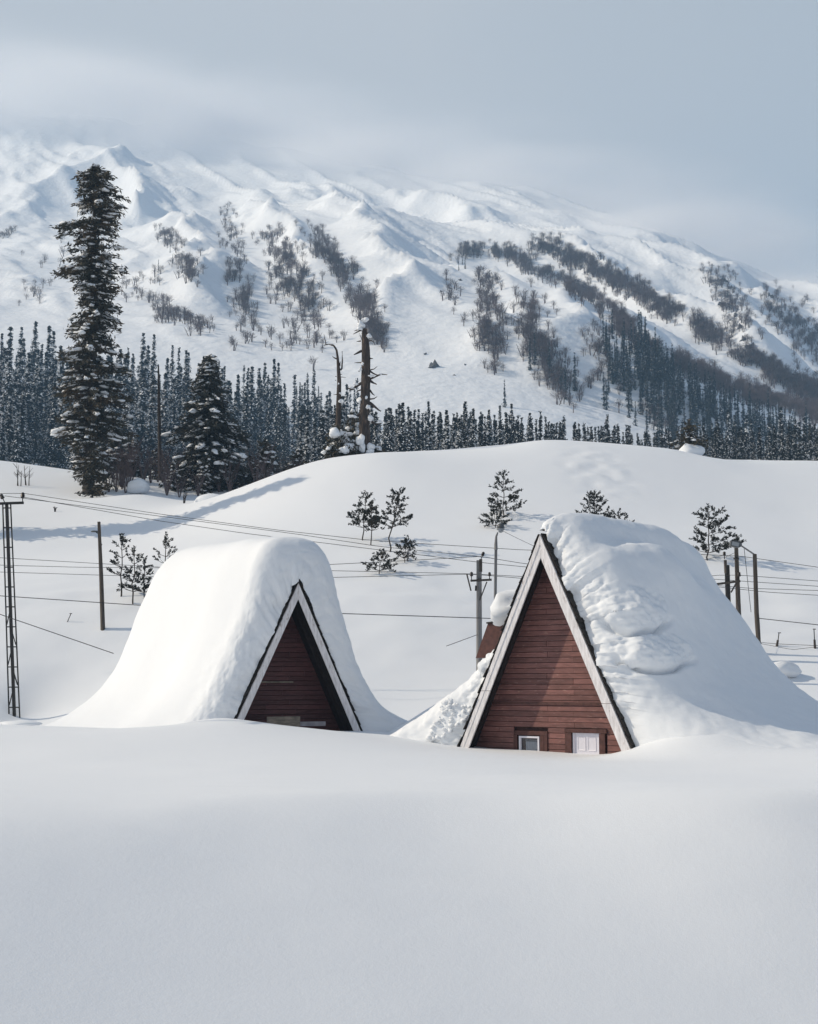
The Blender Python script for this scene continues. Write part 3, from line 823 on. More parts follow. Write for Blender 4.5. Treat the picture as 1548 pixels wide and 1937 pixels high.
# bank against the left side of the right hut
zb2 = [0.6, 1.5, 2.4, 3.2, 3.9, 4.25]
inner3 = [rin(z, -1, 0.10) for z in zb2] + [(-(KS * (HA - 4.6) + 0.1), 4.5)]
bk_f = [(-8.2, 0.8), (-6.6, 1.45), (-5.0, 2.3), (-3.8, 3.1), (-2.9, 3.8), (-2.3, 4.3), (-1.85, 4.5)]
bk_b = [(-10.0, 1.2), (-8.0, 2.0), (-6.2, 2.9), (-4.6, 3.8), (-3.2, 4.5), (-2.4, 4.8), (-1.9, 4.9)]
def det3(G, N, lw):
    low = smooth(4.6, 1.6, G[..., 2]) if False else 1 - smooth(1.8, 4.4, G[..., 2])
    out = np.clip(-G[..., 0] - (KS * (HA - G[..., 2]) + 0.24), 0, 9)
    G = G.copy(); G[..., 1] -= 0.30 * out
    near_roof = np.exp(-np.clip(-G[..., 0] - (KS * (HA - G[..., 2]) + 0.2), 0, 9) / 0.5)
    r = np.clip(lw * 0.4 + near_roof * np.exp(-np.clip(G[..., 1] - 0.8, 0, 9) / 0.7), 0, 1)
    d = 0.14 * r * fbm(G / 0.6, 3, 5) + 0.07 * r * fbm(G / 0.25, 3, 6) + 0.05 * fbm(G / 1.5, 2, 7)
    return G + N * d[..., None]
o = snow_sheet('snow_bank', FR2, inner3, [(0.2, bk_f), (5.0, bk_b)], 0.15, 0.9, 150, 40, 50, 0.8, det3,
           'sunlit snow bank leaning against the left roof foot of the right hut', 2.0)
o['category'] = 'snow bank'; o_bank = o
# cap on the dormer, seen beside the left barge board
dcx, dcz = loc_on(FR2, 984, 1164, vd + 0.9)
V, F = blob((0, 0, 0), (0.74, 1.4, 0.86), np.random.default_rng(5), 3, 0.30, 0.6)
V = V + 0.03 * fbm(V / 0.3, 3, 4)[:, None] * V
m = MB(); m.add(V, F); o = m.build('dormer_snow', M_snow, None, True)
o.location = to_world(FR2, np.array([dcx + 0.05, vd + 1.0, dcz])).tolist(); o.rotation_euler = (0, 0, FR2[1])
tag(o, 'rounded snow lump on the small red dormer beside the white barge board', 'snow', 'snow caps on the huts')
# fallen clods at the foot of the bank
rng = np.random.default_rng(11)
bv = np.array([v.co[:] for v in o_bank.data.vertices])
sel = bv[(bv[:, 2] > 1.5) & (bv[:, 2] < 3.0) & (bv[:, 1] < 0.9) & (-bv[:, 0] - KS * (HA - bv[:, 2]) < 1.3)]
m = MB()
for k in rng.choice(len(sel), 70):
    r = rng.uniform(0.03, 0.11)
    m.add(*blob(to_world(FR2, sel[k]), (r, r, r * 0.8), rng, 2, 0.5, 0.8))
o = m.build('snow_clods', M_clump, None, True); tag(o, 'broken snow clods at the left foot of the right hut', kind='stuff')

# ------------------------------------------------------------------ poles, lamps and wires
def part(name, P, M, parent, base, smooth_=False):
    m = MB()
    for V, F in P: m.add(np.asarray(V) - base, F)
    return m.build(name, M, parent, smooth_)

def insulator(parent, base, p, s=0.10, lean=0.0):
    p = np.asarray(p, float); d = np.array([lean, 0, 1.0]); d /= np.linalg.norm(d)
    pin = part('insulator_pin', [tube([p, p + d * s * 1.6], 0.022, 6)], M_steel, parent, base)
    q = p + d * s * 1.5
    pts = [q, q + d * s * 0.35, q + d * s * 0.4, q + d * s * 0.9, q + d * s * 0.95, q + d * s * 1.5, q + d * s * 1.9]
    part('insulator', [tube(pts, [s * 0.5, s * 0.9, s * 0.55, s * 0.8, s * 0.5, s * 0.75, s * 0.2], 10)], M_insul, parent, base, True)
    return q + d * s * 1.9

# lattice pole, far left
YL = 63.0
b = gpt(39, YL); t = at(13, 953, YL)
t0 = b + (t - b)
root = empty('lattice_pole', b.tolist()); tag(root, 'tall dark steel lattice power pole leaning at the left edge of the snow field', 'utility pole')
def along(f): return b + (t - b) * f
wd = lambda f: 0.235 - 0.06 * f
sx = np.array([1.0, 0, 0]); sy = np.array([0, 1.0, 0])
lo = -0.05
part('main_channel', [beam(along(lo), along(1.0), 0.13, 0.10)], M_steel, root, b)
for s in (-1, 1):
    part('leg', [beam(along(lo) + sx * s * wd(0), along(1.0) + sx * s * wd(1), 0.05, 0.06)], M_steel, root, b)
for k in range(11):
    f = 0.04 + k * 0.094
    part('rung', [beam(along(f) - sx * wd(f), along(f) + sx * wd(f), 0.05, 0.05)], M_steel, root, b)
for k in range(5):
    f = 0.05 + k * 0.094
    s = 1 if k % 2 else -1
    part('diagonal_brace', [beam(along(f) + sx * s * wd(f) * 0.85 - sy * 0.02, along(f + 0.085) - sx * 0.02 * s - sy * 0.02, 0.035, 0.05)], M_steel, root, b)
ca, cb = at(-12, 953, YL), at(45, 951, YL)
part('crossarm', [beam(ca, cb, 0.10, 0.11)], M_steel, root, b)
LT = [insulator(root, b, at(9, 950, YL), 0.12, -0.5), insulator(root, b, at(43, 950, YL), 0.13)]
# second utility pole, outside the frame on the left, whose shadow lies across the field
b = np.array([-18.6, 45.6, hz(-18.6, 45.6)])
root = empty('wooden_pole', b.tolist()); tag(root, 'wooden utility pole with one crossarm standing left of the picture edge', 'utility pole')
part('shaft', [tube([b - [0, 0, 0.4], b + [0, 0, 11.0]], [0.14, 0.10], 10)], M_wood, root, b, True)
part('crossarm', [beam(b + [-0.2, -1.0, 10.2], b + [0.2, 1.0, 10.2], 0.1, 0.1)], M_wood, root, b)

# wooden lamp pole on the left slope
b = hit(196, 1190); YW = float(b[1]); t = at(187.5, 987, YW)
root = empty('lamp_pole', b.tolist()); tag(root, 'lone weathered wooden pole with a tiny lamp on the left snow slope', 'lamp post')
part('shaft', [tube([b - [0, 0, 0.5], b + (t - b) * 0.5, t], [0.115, 0.10, 0.075], 10)], M_wood, root, b, True)
a0, a1 = at(187.5, 1010, YW), at(182, 1006.5, YW)
part('lamp_arm', [tube([a0, a1], 0.03, 6)], M_steel, root, b)
V, F = blob((0, 0, 0), (0.19, 0.12, 0.055), RNG, 2, 0.05, 0.7)
part('lamp_head', [(V + at(179, 1005.5, YW), F)], M_lamp, root, b, True)
part('step_peg', [tube([at(192, 1030, YW) - [0.05, 0, 0], at(193.5, 1030, YW)], 0.035, 6)], M_steel, root, b)

# utility pole between the huts
YM = 62.0
b = gpt(905, YM); t = at(906.5, 1060, YM)
root = empty('utility_pole', b.tolist()); tag(root, 'grey utility pole with a small crossarm between the two huts', 'utility pole')
part('shaft', [tube([b - [0, 0, 0.5], t], [0.135, 0.115], 12)], M_galv, root, b, True)
part('pole_extension', [beam(at(909.5, 1082, YM) - sy * 0.1, at(909.5, 1058, YM) - sy * 0.1, 0.13, 0.10)], M_wood, root, b)
part('crossarm', [beam(at(890, 1099, YM) - sy * 0.15, at(930, 1097, YM) - sy * 0.15, 0.08, 0.09)], M_wood, root, b)
part('brace', [beam(at(921, 1101, YM) - sy * 0.12, at(907.5, 1136, YM) - sy * 0.12, 0.05, 0.05)], M_wood, root, b)
part('broken_arm', [beam(at(883, 1086, YM) - sy * 0.15, at(891, 1118, YM) - sy * 0.15, 0.06, 0.06)], M_wood, root, b)
part('cable_clamp', [beam(at(900.5, 1108, YM) - sy * 0.14, at(900, 1118, YM) - sy * 0.14, 0.08, 0.07)], M_insul, root, b)
MT = [insulator(root, b, at(910, 1058, YM) - sy * 0.1, 0.10, 0.4), insulator(root, b, at(892, 1097, YM) - sy * 0.15, 0.10), insulator(root, b, at(926, 1096, YM) - sy * 0.15, 0.09)]

# street lamp with a round head behind the right hut's left side
YS = 58.0
b = gpt(936.5, YS); t = at(939.5, 1012, YS)
root = empty('street_lamp', b.tolist()); tag(root, 'slim street lamp with a round head just left of the right hut', 'street lamp')
part('shaft', [tube([b - [0, 0, 0.5], at(937, 1150, YS), at(937, 1146, YS), at(938.5, 1035, YS)], [0.085, 0.085, 0.065, 0.06], 10)], M_galv, root, b, True)
part('neck', [tube([at(938.3, 1040, YS), at(938.3, 1030, YS), at(939, 1015, YS), at(942, 1007, YS)], [0.075, 0.07, 0.045, 0.03], 10)], M_galv, root, b, True)
c = at(947.5, 998, YS)
V, F = ICO3
head = V * [0.155, 0.15, 0.19]; head = np.where(head[:, 2:3] < -0.1, head * [0.8, 0.8, 1], head)
hd = part('lamp_head', [(head + c, F)], M_lamp, root, b, True)
ring = [c + np.array([0.16 * math.cos(a), 0.155 * math.sin(a), -0.06]) for a in np.linspace(0, 2 * math.pi, 15)]
m = MB(); m.add(tube(ring, 0.018, 6)[0] - b, tube(ring, 0.018, 6)[1]); m.build('lamp_rim', M_glass, hd, True)
part('lamp_glass', [((V * [0.12, 0.12, 0.12] + [0, -0.035, -0.10]) + c, F)], M_glass, root, b, True)

# group of posts behind the right hut
YR = 64.0
b = gpt(1394, YR)
root = empty('utility_pole', b.tolist()); tag(root, 'weathered utility pole with slanting crossarm behind the right hut', 'utility pole')
part('shaft', [tube([b - [0, 0, 0.5], at(1393, 1035, YR)], [0.14, 0.09], 12)], M_wood, root, b, True)
part('crossarm', [beam(at(1354, 1105.5, YR) - sy * 0.15, at(1399, 1099.5, YR) - sy * 0.15, 0.09, 0.10)], M_wood, root, b)
part('brace', [beam(at(1382, 1121, YR) - sy * 0.12, at(1393, 1101, YR) - sy * 0.12, 0.06, 0.06)], M_wood, root, b)
part('pole_band', [tube([at(1393, 1055, YR), at(1393, 1058, YR)], 0.13, 12)], M_steel, root, b, True)
RT = [insulator(root, b, at(1397, 1098, YR) - sy * 0.15, 0.11)]
YD = 65.0
b = gpt(1375, YD)
root = empty('short_post', b.tolist()); tag(root, 'short dark double post topped by an insulator left of the slanting crossarm', 'post')
part('shaft', [tube([b - [0, 0, 0.5], at(1375.5, 1069, YD)], [0.12, 0.115], 10)], M_steel, root, b, True)
part('splint', [tube([at(1372, 1085, YD) - sy * 0.14, at(1371, 1060, YD) - sy * 0.14], 0.07, 8)], M_wood, root, b, True)
RT2 = [insulator(root, b, at(1369.5, 1058, YD) - sy * 0.14, 0.10)]
YA = 61.0
b = gpt(1432.5, YA)
root = empty('arm_lamp', b.tolist()); tag(root, 'lamp post with a boxy floodlight on a sloping arm behind the right hut', 'street lamp')
part('shaft', [tube([b - [0, 0, 0.5], at(1433, 1180, YA), at(1431.5, 1160, YA), at(1428, 1048, YA)], [0.07, 0.105, 0.10, 0.085], 10)], M_wood, root, b, True)
part('lamp_arm', [tube([at(1428.5, 1052, YA), at(1426, 1048, YA), at(1405, 1034, YA), at(1400, 1031, YA)], 0.035, 8)], M_galv, root, b, True)
a, c = at(1403, 1032, YA), at(1382, 1027, YA)
d = (c - a) / np.linalg.norm(c - a)
up = np.array([-d[2], 0, d[0]]) * (-1 if d[0] < 0 else 1)
hp = []
for f, hw, hh, ho in ((0, 0.06, 0.05, 0.02), (0.10, 0.15, 0.12, 0.0), (0.28, 0.17, 0.14, 0.0), (0.5, 0.16, 0.11, -0.02)):
    q = a + d * f
    hp.append([q + sy * s1 * hw + up * (s2 * hh + ho) for s1, s2 in ((-1, -1), (1, -1), (1, 1), (-1, 1))])
hp = np.array(hp).reshape(-1, 3); Fh = []
for i in range(3):
    for j in range(4): Fh.append([i * 4 + j, i * 4 + (j + 1) % 4, i * 4 + 4 + (j + 1) % 4, i * 4 + 4 + j])
Fh += [[0, 1, 2, 3], [15, 14, 13, 12]]
part('lamp_head', [(hp, Fh)], M_lamp, root, b)
part('lamp_glass', [box(a + d * 0.30 - sy * 0.172 - up * 0.02, (0.30, 0.02, 0.17), np.stack([d, sy, up], 1)), ], M_glass, root, b)

# wires: photo polyline and distance at each end
def wire(pts, label, r=0.0115, cat='wire', group='overhead wires'):
    P = np.array([at(px, py, Y) for px, py, Y in pts])
    t = np.linspace(0, len(P) - 1, max(10, 6 * (len(P) - 1)))
    Q = np.stack([np.interp(t, np.arange(len(P)), P[:, k]) for k in range(3)], 1)
    if len(P) == 2:
        L = np.linalg.norm(P[1] - P[0]); Q[:, 2] -= 0.004 * L * (1 - (2 * t / t[-1] - 1) ** 2)
    m = MB(); V, F = tube(Q, r, 4, True); m.add(V - P[0], F); o = m.build('overhead_wire', M_wire, None, True)
    o.location = P[0].tolist()
    return tag(o, label, cat, group)
wire([(-60, 934, YL), (44, 933, YL), (300, 972, 62), (520, 1002, 62), (700, 1022, 62), (1000, 1041, 62), (1310, 1048, 62), (1400, 1052, 62), (1548, 1073, 62), (1640, 1086, 62)], 'topmost thin wire running from the lattice pole across the hill to the right edge')
wire([(9, 938, YL), (300, 976, 63), (560, 1010, 62.5), (720, 1034, 62), (911, 1053, YM), (985, 1065, YM), (1060, 1075, YM)], 'wire from the lattice pole to the top of the pole between the huts')
wire([(43, 940, YL), (300, 985, 63), (465, 1009, 62.5), (620, 1028, 62), (910, 1064, 62), (1010, 1074, 62)], 'lowest of the three wires sloping down from the lattice pole')
wire([(600, 1069, 60), (740, 1062, 61), (911, 1052.5, YM)], 'wire rising to the pole between the huts from behind the left hut')
wire([(600, 1079, 62), (700, 1081, 62), (880, 1085, 62), (1000, 1091, 62), (1100, 1094, 62)], 'level wire passing behind the left insulator of the middle pole')
wire([(600, 1093, 60), (720, 1090, 61), (892, 1086, YM), (1000, 1095, YM), (1090, 1103, YM)], 'wire drooping from the left hut to the arm of the middle pole')
wire([(600, 1159, 55), (935, 1170, YS), (990, 1172, YS)], 'dark cable stretched from the left hut to the slim street lamp', 0.016)
wire([(951, 1004, YS), (1045, 1048, 52)], 'short wire from the round street lamp to the right hut roof', 0.009)
wire([(-60, 1051, 66), (0, 1055, 66), (290, 1072, 70), (340, 1075, 70)], 'uppermost of the low wires crossing the slope behind the lattice pole')
wire([(-60, 1066, 66), (0, 1069, 66), (150, 1073, 68), (290, 1074, 70), (340, 1075, 70)], 'second of the low wires crossing the slope behind the lattice pole')
wire([(-60, 1080, 66), (0, 1082, 66), (290, 1091, 70), (340, 1092, 70)], 'third of the low wires crossing the slope behind the lattice pole')
wire([(-60, 1123, 60), (0, 1127, 61), (250, 1144, 62), (300, 1147, 62)], 'thicker cable behind the lattice pole at mid height', 0.016)
wire([(-60, 1140, 58), (0, 1162, 58), (215, 1236, 56)], 'steep dark cable slanting down behind the left hut snow', 0.016)
wire([(1320, 1092, 64), (1360, 1088, 65), (1400, 1088, YR), (1548, 1099, 64), (1640, 1107, 64)], 'first of the wires right of the slanting crossarm, counted from the top')
wire([(1330, 1094, 64), (1400, 1099, 64), (1548, 1109, 64), (1640, 1116, 64)], 'second of the wires right of the slanting crossarm, counted from the top')
wire([(1330, 1105, 63), (1420, 1113, 63), (1548, 1117, 63), (1640, 1120, 63)], 'third of the wires right of the slanting crossarm, counted from the top')
wire([(1340, 1108, 62), (1450, 1120, 62), (1548, 1126, 62), (1640, 1131, 62)], 'lowest of the wires right of the slanting crossarm')
wire([(1370, 1055, YD), (1395, 1043, YR)], 'short wire between the dark double post and the weathered pole', 0.010)
wire([(1320, 1062, 66), (1370, 1050, YD)], 'short wire reaching the insulator of the dark double post', 0.010)
wire([(1408, 1038, YA), (1421, 1158, YA)], 'slack lead hanging from the floodlight arm', 0.012)
wire([(1431, 1169, YA), (1548, 1182, 58), (1640, 1193, 57)], 'dark cable leaving the floodlight post to the right edge', 0.016)
wire([(845, 1222, 60), (905, 1200, YM), (912, 1197, YM)], 'stay wire slanting from the middle pole to the snow', 0.014)

# fence posts with barbed strands at the right
FP = [((1437, 1217), (1437, 1238), 66), ((1474, 1197), (1470, 1222), 70), ((1540, 1190), (1542, 1226), 68)]
for (tp, bp, Y), lb in zip(FP, ('stubby fence stake at the edge of the roof snow, right side', 'thin bent fence stake in the snow right of the hut', 'fence post with a rod on top near the right edge')):
    g = hit(*bp); Y = float(g[1]); q0 = at(*bp, Y)
    root = empty('fence_post', g.tolist()); tag(root, lb, 'fence post')
    T = at(*tp, Y)
    mid = q0 + (T - q0) * (0.45 if tp[1] < 1200 else 0.9)
    part('stake', [tube([np.minimum(g, q0) - [0, 0, 0.3], q0, mid], [0.06, 0.06, 0.05], 8)], M_wood, root, g, True)
    part('rod', [tube([mid - [0, 0, 0.05], T], 0.022, 6), tube([T - [0.05, 0, 0], T + [0.09, 0, 0.0]], 0.02, 6)], M_steel, root, g, True)
wire([(1437, 1215, 65), (1470, 1218, 66), (1541, 1221, 65.5), (1600, 1222, 65)], 'upper strand of fence wire near the right edge', 0.011, 'fence wire', 'strands between the fence posts')
wire([(1437, 1217, 65), (1500, 1229, 64.8), (1541, 1224, 65), (1600, 1228, 64.5)], 'lower sagging strand of fence wire near the right edge', 0.009, 'fence wire', 'strands between the fence posts')
# leaning stake left
b = hit(128, 1176)
root = empty('leaning_stake', b.tolist()); tag(root, 'thin leaning T-topped stake in shaded snow beside the lone wooden pole', 'stake')
T = b + np.array([0.16, 0, 0.40])
part('rod', [tube([b - [0.06, 0, 0.15], T], 0.02, 6)], M_steel, root, b)
part('cross_piece', [tube([T - [0.07, 0, 0.01], T + [0.05, 0, 0.0]], 0.02, 6)], M_steel, root, b)

# ------------------------------------------------------------------ vegetation
def leaf_quads(C, D, L, Wd, rng):
    """rhombic needle sprays: centres, directions, lengths, widths"""
    n = len(C)
    D = D / (np.linalg.norm(D, axis=1)[:, None] + 1e-9)
    S = np.cross(D, rng.normal(size=(n, 3))); S /= np.linalg.norm(S, axis=1)[:, None] + 1e-9
    L, Wd = np.broadcast_to(L, n)[:, None], np.broadcast_to(Wd, n)[:, None]
    V = np.stack([C - D * L / 2, C + S * Wd / 2, C + D * L / 2, C - S * Wd / 2], 1).reshape(-1, 3)
    F = np.arange(4 * n).reshape(n, 4)
    return V, F

def conifer_arrays(h, rfun, nb, rng, z0=0.06, droop=0.25, spray=0.45, width=0.14, per=7, step=0.3, snow_p=0.3, snow_r=0.25, snow_lvl=1, lumpy=0.5, gap=None, taper=0.0):
    """returns trunk, needle and snow (V,F) lists"""
    nv, sv, bv = [], [], []
    seed = int(rng.integers(9999))
    zs = np.sort(z0 + (0.985 - z0) * rng.random(nb) ** 1.05) * h
    az = rng.uniform(0, 2 * math.pi, nb)
    for z, a in zip(zs, az):
        t = z / h
        cl = 1 + lumpy * float(vnoise(np.array([[math.cos(a) * 1.3, math.sin(a) * 1.3, z * 5.0 / h * 2]]), seed)[0])
        r = rfun(t) * cl * rng.uniform(0.75, 1.1)
        if r < 0.08 * spray: r = 0.08 * spray
        if gap and rng.random() < gap(t, a): continue
        n = max(2, int(r / step))
        s = (np.arange(n) + rng.random(n)) / n
        d = np.array([math.cos(a), math.sin(a)])
        dr = droop * rng.uniform(0.6, 1.4)
        P = np.stack([d[0] * s * r, d[1] * s * r, z - dr * r * (s ** 1.4) + 0.06 * r * s * (1 - t)], 1)
        if r > 0.6: bv.append((np.array([[0, 0, z]]), P[-1]))
        fs = 1 - taper * t
        C = np.repeat(P, per, 0) + rng.normal(size=(n * per, 3)) * spray * fs * [0.36, 0.36, 0.26]
        D = np.concatenate([np.repeat(d[None], n * per, 0), np.full((n * per, 1), -0.35)], 1) + rng.normal(size=(n * per, 3)) * 0.55
        V, F = leaf_quads(C, D, spray * fs * rng.uniform(0.6, 1.2, n * per), width * (0.3 + 0.7 * fs) * rng.uniform(0.6, 1.3, n * per), rng)
        nv.append((V, F))
        if rng.random() < snow_p:
            for q in range(1 + int(rng.random() * 2)):
                c = P[int(rng.integers(max(1, n // 3), n + 0)) if n > 1 else 0] + [0, 0, spray * 0.22]
                rr = snow_r * rng.uniform(0.4, 1.25) * (0.6 + 0.5 * min(1, r / rfun(0.3)))
                el = rng.uniform(0.8, 1.9)
                Vb, Fb = blob((0, 0, 0), (rr * el, rr / el * 1.1, rr * rng.uniform(0.22, 0.6)), rng, snow_lvl, 0.7, 0.8)
                ca, sa = math.cos(a), math.sin(a)
                Vb = np.stack([Vb[:, 0] * ca - Vb[:, 1] * sa, Vb[:, 0] * sa + Vb[:, 1] * ca, Vb[:, 2] - dr * 0.8 * Vb[:, 0]], 1)
                sv.append((Vb + c, Fb))
    return bv, nv, sv

def near_tree(name, base, label, cat, h, trunk_r, rfun, nb, seed, needle, group=None, **k):
    rng = np.random.default_rng(seed)
    base = np.asarray(base, float)
    root = empty(name, base.tolist()); tag(root, label, cat, group)
    bv, nv, sv = conifer_arrays(h, rfun, nb, rng, **k)
    zz = np.linspace(-0.6, h * 0.99, 9)
    wob = rng.normal(size=(9, 2)) * trunk_r * 0.25; wob[0] = 0
    m = MB(); m.add(*tube(np.concatenate([wob, zz[:, None]], 1), trunk_r * (1 - 0.93 * np.clip(zz / h, 0, 1)), 8)); m.build('trunk', M_bark, root, True)
    m = MB()
    for p, q in bv[::2]: m.add(*tube(np.stack([p[0], (p[0] + q) / 2 + [0, 0, 0.05], q]), [trunk_r * 0.16, trunk_r * 0.11, 0.015], 4, False))
    if bv: m.build('branches', M_bark, root)['kind'] = 'stuff'
    m = MB()
    for V, F in nv: m.add(V, F)
    m.build('crown', needle, root)
    if sv:
        m = MB()
        for V, F in sv: m.add(V, F)
        m.build('snow_load', M_clump, root, True)['kind'] = 'stuff'
    return root

# the tall old fir on the left
def prof_tall(t):
    return float(np.interp(t, [0, 0.10, 0.2, 0.35, 0.45, 0.6, 0.75, 0.88, 0.96, 1.0], [1.7, 2.2, 2.75, 2.9, 2.75, 2.5, 2.35, 2.1, 1.5, 0.4]))
b = gpt(166, 121); top = at(166, 306, 121)
TALL_H = top[2] - b[2]
near_tree('tall_fir', b, 'very tall ragged old fir with clotted snow standing left above the hill', 'tree', TALL_H, 0.55, prof_tall, 520, 29, M_needle,
          z0=0.05, droop=0.22, spray=0.50, width=0.13, per=9, step=0.25, snow_p=0.9, snow_r=0.30, snow_lvl=2, lumpy=0.6)
# small fir at its foot
near_tree('young_fir', gpt(173, 117.5), 'small dark fir growing in the snow at the foot of the tall fir', 'tree', 3.9, 0.09, lambda t: 1.35 * (1 - t) ** 0.7 + 0.08, 60, 14, M_needle,
          z0=0.05, droop=0.05, spray=0.42, width=0.10, per=6, step=0.16, snow_p=0.10, snow_r=0.15)
# broad spruce
b = gpt(392, 127); b[2] -= 0.3; top = at(394, 672, 127)
near_tree('broad_spruce', b, 'broad conical spruce with snow lying along its boughs, right of the tall fir', 'tree', top[2] - b[2], 0.30, lambda t: 4.1 * (1 - t) ** 0.72 * (0.55 + 0.45 * min(1, t / 0.12)) + 0.15, 360, 5, M_needle2,
          z0=0.03, droop=0.38, spray=0.52, width=0.15, per=7, step=0.24, snow_p=0.9, snow_r=0.30, snow_lvl=2, lumpy=0.55)
# fir outside the frame on the left; its long shadow crosses the hill
b = np.array([-33.0, 102.5, hz(-33.0, 102.5)])
near_tree('leaning_fir', b, 'slender old fir beyond the left edge of the picture', 'tree', 22.5, 0.45, lambda t: 1.7 * (1 - t) ** 0.5 + 0.2, 200, 8, M_needle,
          z0=0.12, spray=0.9, width=0.3, per=5, step=0.35, snow_p=0.2, snow_r=0.35)

# bare charred trunk between fir and spruce
YB = 131
b = gpt(302, YB); b[2] -= 0.5; t = at(300, 691, YB)
root = empty('dead_tree', b.tolist()); tag(root, 'thin bare dead trunk like a pole between the tall fir and the broad spruce', 'dead tree')
rng = np.random.default_rng(2)
part('trunk', [tube([b, b + (t - b) * 0.5, t], [0.20, 0.16, 0.07], 8)], M_bark, root, b, True)
for k in range(16):
    f = rng.uniform(0.35, 0.95); p = b + (t - b) * f; a = rng.uniform(0, 6.28); L = rng.uniform(0.4, 1.6)
    part('dead_branch', [tube([p, p + [L * math.cos(a) * .6, L * math.sin(a) * .6, -0.1], p + [L * math.cos(a), L * math.sin(a), -0.25]], [0.03, 0.022, 0.012], 4)], M_bark, root, b)

# two dead snags on the crest
def snag(name, label, path, radii, branches, caps, Y, seed):
    rng = np.random.default_rng(seed)
    P = np.array([at(px, py, Y + 0.0) for px, py in path])
    b = P[0].copy()
    root = empty(name, b.tolist()); tag(root, label, 'dead tree', 'dead snags on the hill crest')
    n = 60
    t = np.linspace(0, len(P) - 1, n)
    Q = np.stack([np.interp(t, np.arange(len(P)), P[:, k]) for k in range(3)], 1); R = np.interp(t, np.arange(len(P)), radii)
    V, F = tube(Q, R, 16)
    nn = n * 16
    ctr = np.repeat(Q, 16, 0); d = V[:nn] - ctr
    rel = 1 + 0.07 * fbm(np.concatenate([d[:, :2] * 3.2, V[:nn, 2:3] * 0.5], 1), 3, seed)
    V[:nn] = ctr + d * rel[:, None]
    part('trunk', [(V, F)], M_snag, root, b, True)
    for br in branches:
        B = np.array([at(px, py, Y + dy) for px, py, dy in br[0]])
        if len(B) > 2:
            pass
        part('dead_branch', [tube(B, np.linspace(br[1] * 1.4, br[1] * 0.45, len(B)), 6)], M_snag, root, b, True)
    for (px, py, rx, rz, dy) in caps:
        m = MB(); V, F = blob((0, 0, 0), (rx * 0.8, rx * 0.6, rz * 0.8), rng, 3, 0.55, 0.8)
        m.add(V + at(px, py, Y + dy + 0.12) - b, F); m.build('snow_cap', M_clump, root, True)
    return root
snag('dead_snag', 'thick broken snag with a white snow cap on top at the hill crest', [(690, 868), (691, 840), (689, 790), (693, 720), (692, 660), (690, 622)], [0.50, 0.46, 0.40, 0.37, 0.33, 0.20],
     [([(684, 624, 0), (676, 628, -.2), (669, 632, -.4)], 0.06), ([(684, 622, 0), (676, 624, 0), (671, 626, .3)], 0.05), ([(683, 645, 0), (675, 646, 0)], 0.05),
      ([(684, 664, 0), (676, 668, -.2), (670, 671, -.4)], 0.09), ([(684, 686, 0), (676, 686, 0), (671, 686, 0)], 0.04), ([(683, 696, 0), (679, 703, -.2)], 0.07),
      ([(697, 645, 0), (703, 644, 0), (708, 648, 0)], 0.05), ([(700, 678, 0), (706, 678, 0)], 0.05), ([(700, 700, 0), (708, 698, 0), (714, 693, 0)], 0.04),
      ([(700, 702, 0), (706, 706, -.3), (714, 710, -.4), (724, 708, -.5), (733, 709, -.5)], 0.06), ([(700, 717, 0), (710, 713, -.2), (720, 709, -.3)], 0.07),
      ([(700, 720, 0), (706, 724, -.3), (713, 727, -.4)], 0.09), ([(684, 725, 0), (675, 730, -.2), (666, 737, -.4), (657, 734, -.5)], 0.10), ([(685, 737, 0), (678, 739, 0), (673, 743, 0)], 0.05),
      ([(700, 738, 0), (705, 745, -.2), (709, 748, -.2)], 0.06), ([(700, 755, 0), (708, 754, 0), (714, 750, 0)], 0.05), ([(700, 762, 0), (709, 769, -.3), (716, 775, -.4), (721, 778, -.4)], 0.09),
      ([(684, 782, 0), (675, 787, -.3), (663, 791, -.4)], 0.10), ([(700, 795, 0), (711, 803, -.3), (722, 801, -.4)], 0.08)],
     [(683, 616, 0.34, 0.45, 0), (690, 605, 0.36, 0.26, 0), (682, 622, 0.28, 0.22, -.2), (698, 637, 0.25, 0.24, -.3), (687, 688, 0.13, 0.18, -.35), (682, 698, 0.14, 0.2, -.4), (703, 711, 0.3, 0.12, -.4), (720, 708, 0.3, 0.1, -.5),
      (673, 726, 0.25, 0.2, -.4), (665, 733, 0.25, 0.13, -.5), (693, 752, 0.12, 0.22, -.5), (696, 770, 0.25, 0.2, -.5), (681, 758, 0.28, 0.3, -.2), (701, 791, 0.26, 0.3, -.4), (668, 788, 0.42, 0.18, -.5), (719, 799, 0.32, 0.2, -.4),
      (683, 836, 0.42, 0.75, -.6), (686, 846, 0.3, 0.5, -.65), (701, 846, 0.35, 0.35, -.6), (700, 855, 0.4, 0.3, -.6)], 112.0, 21)
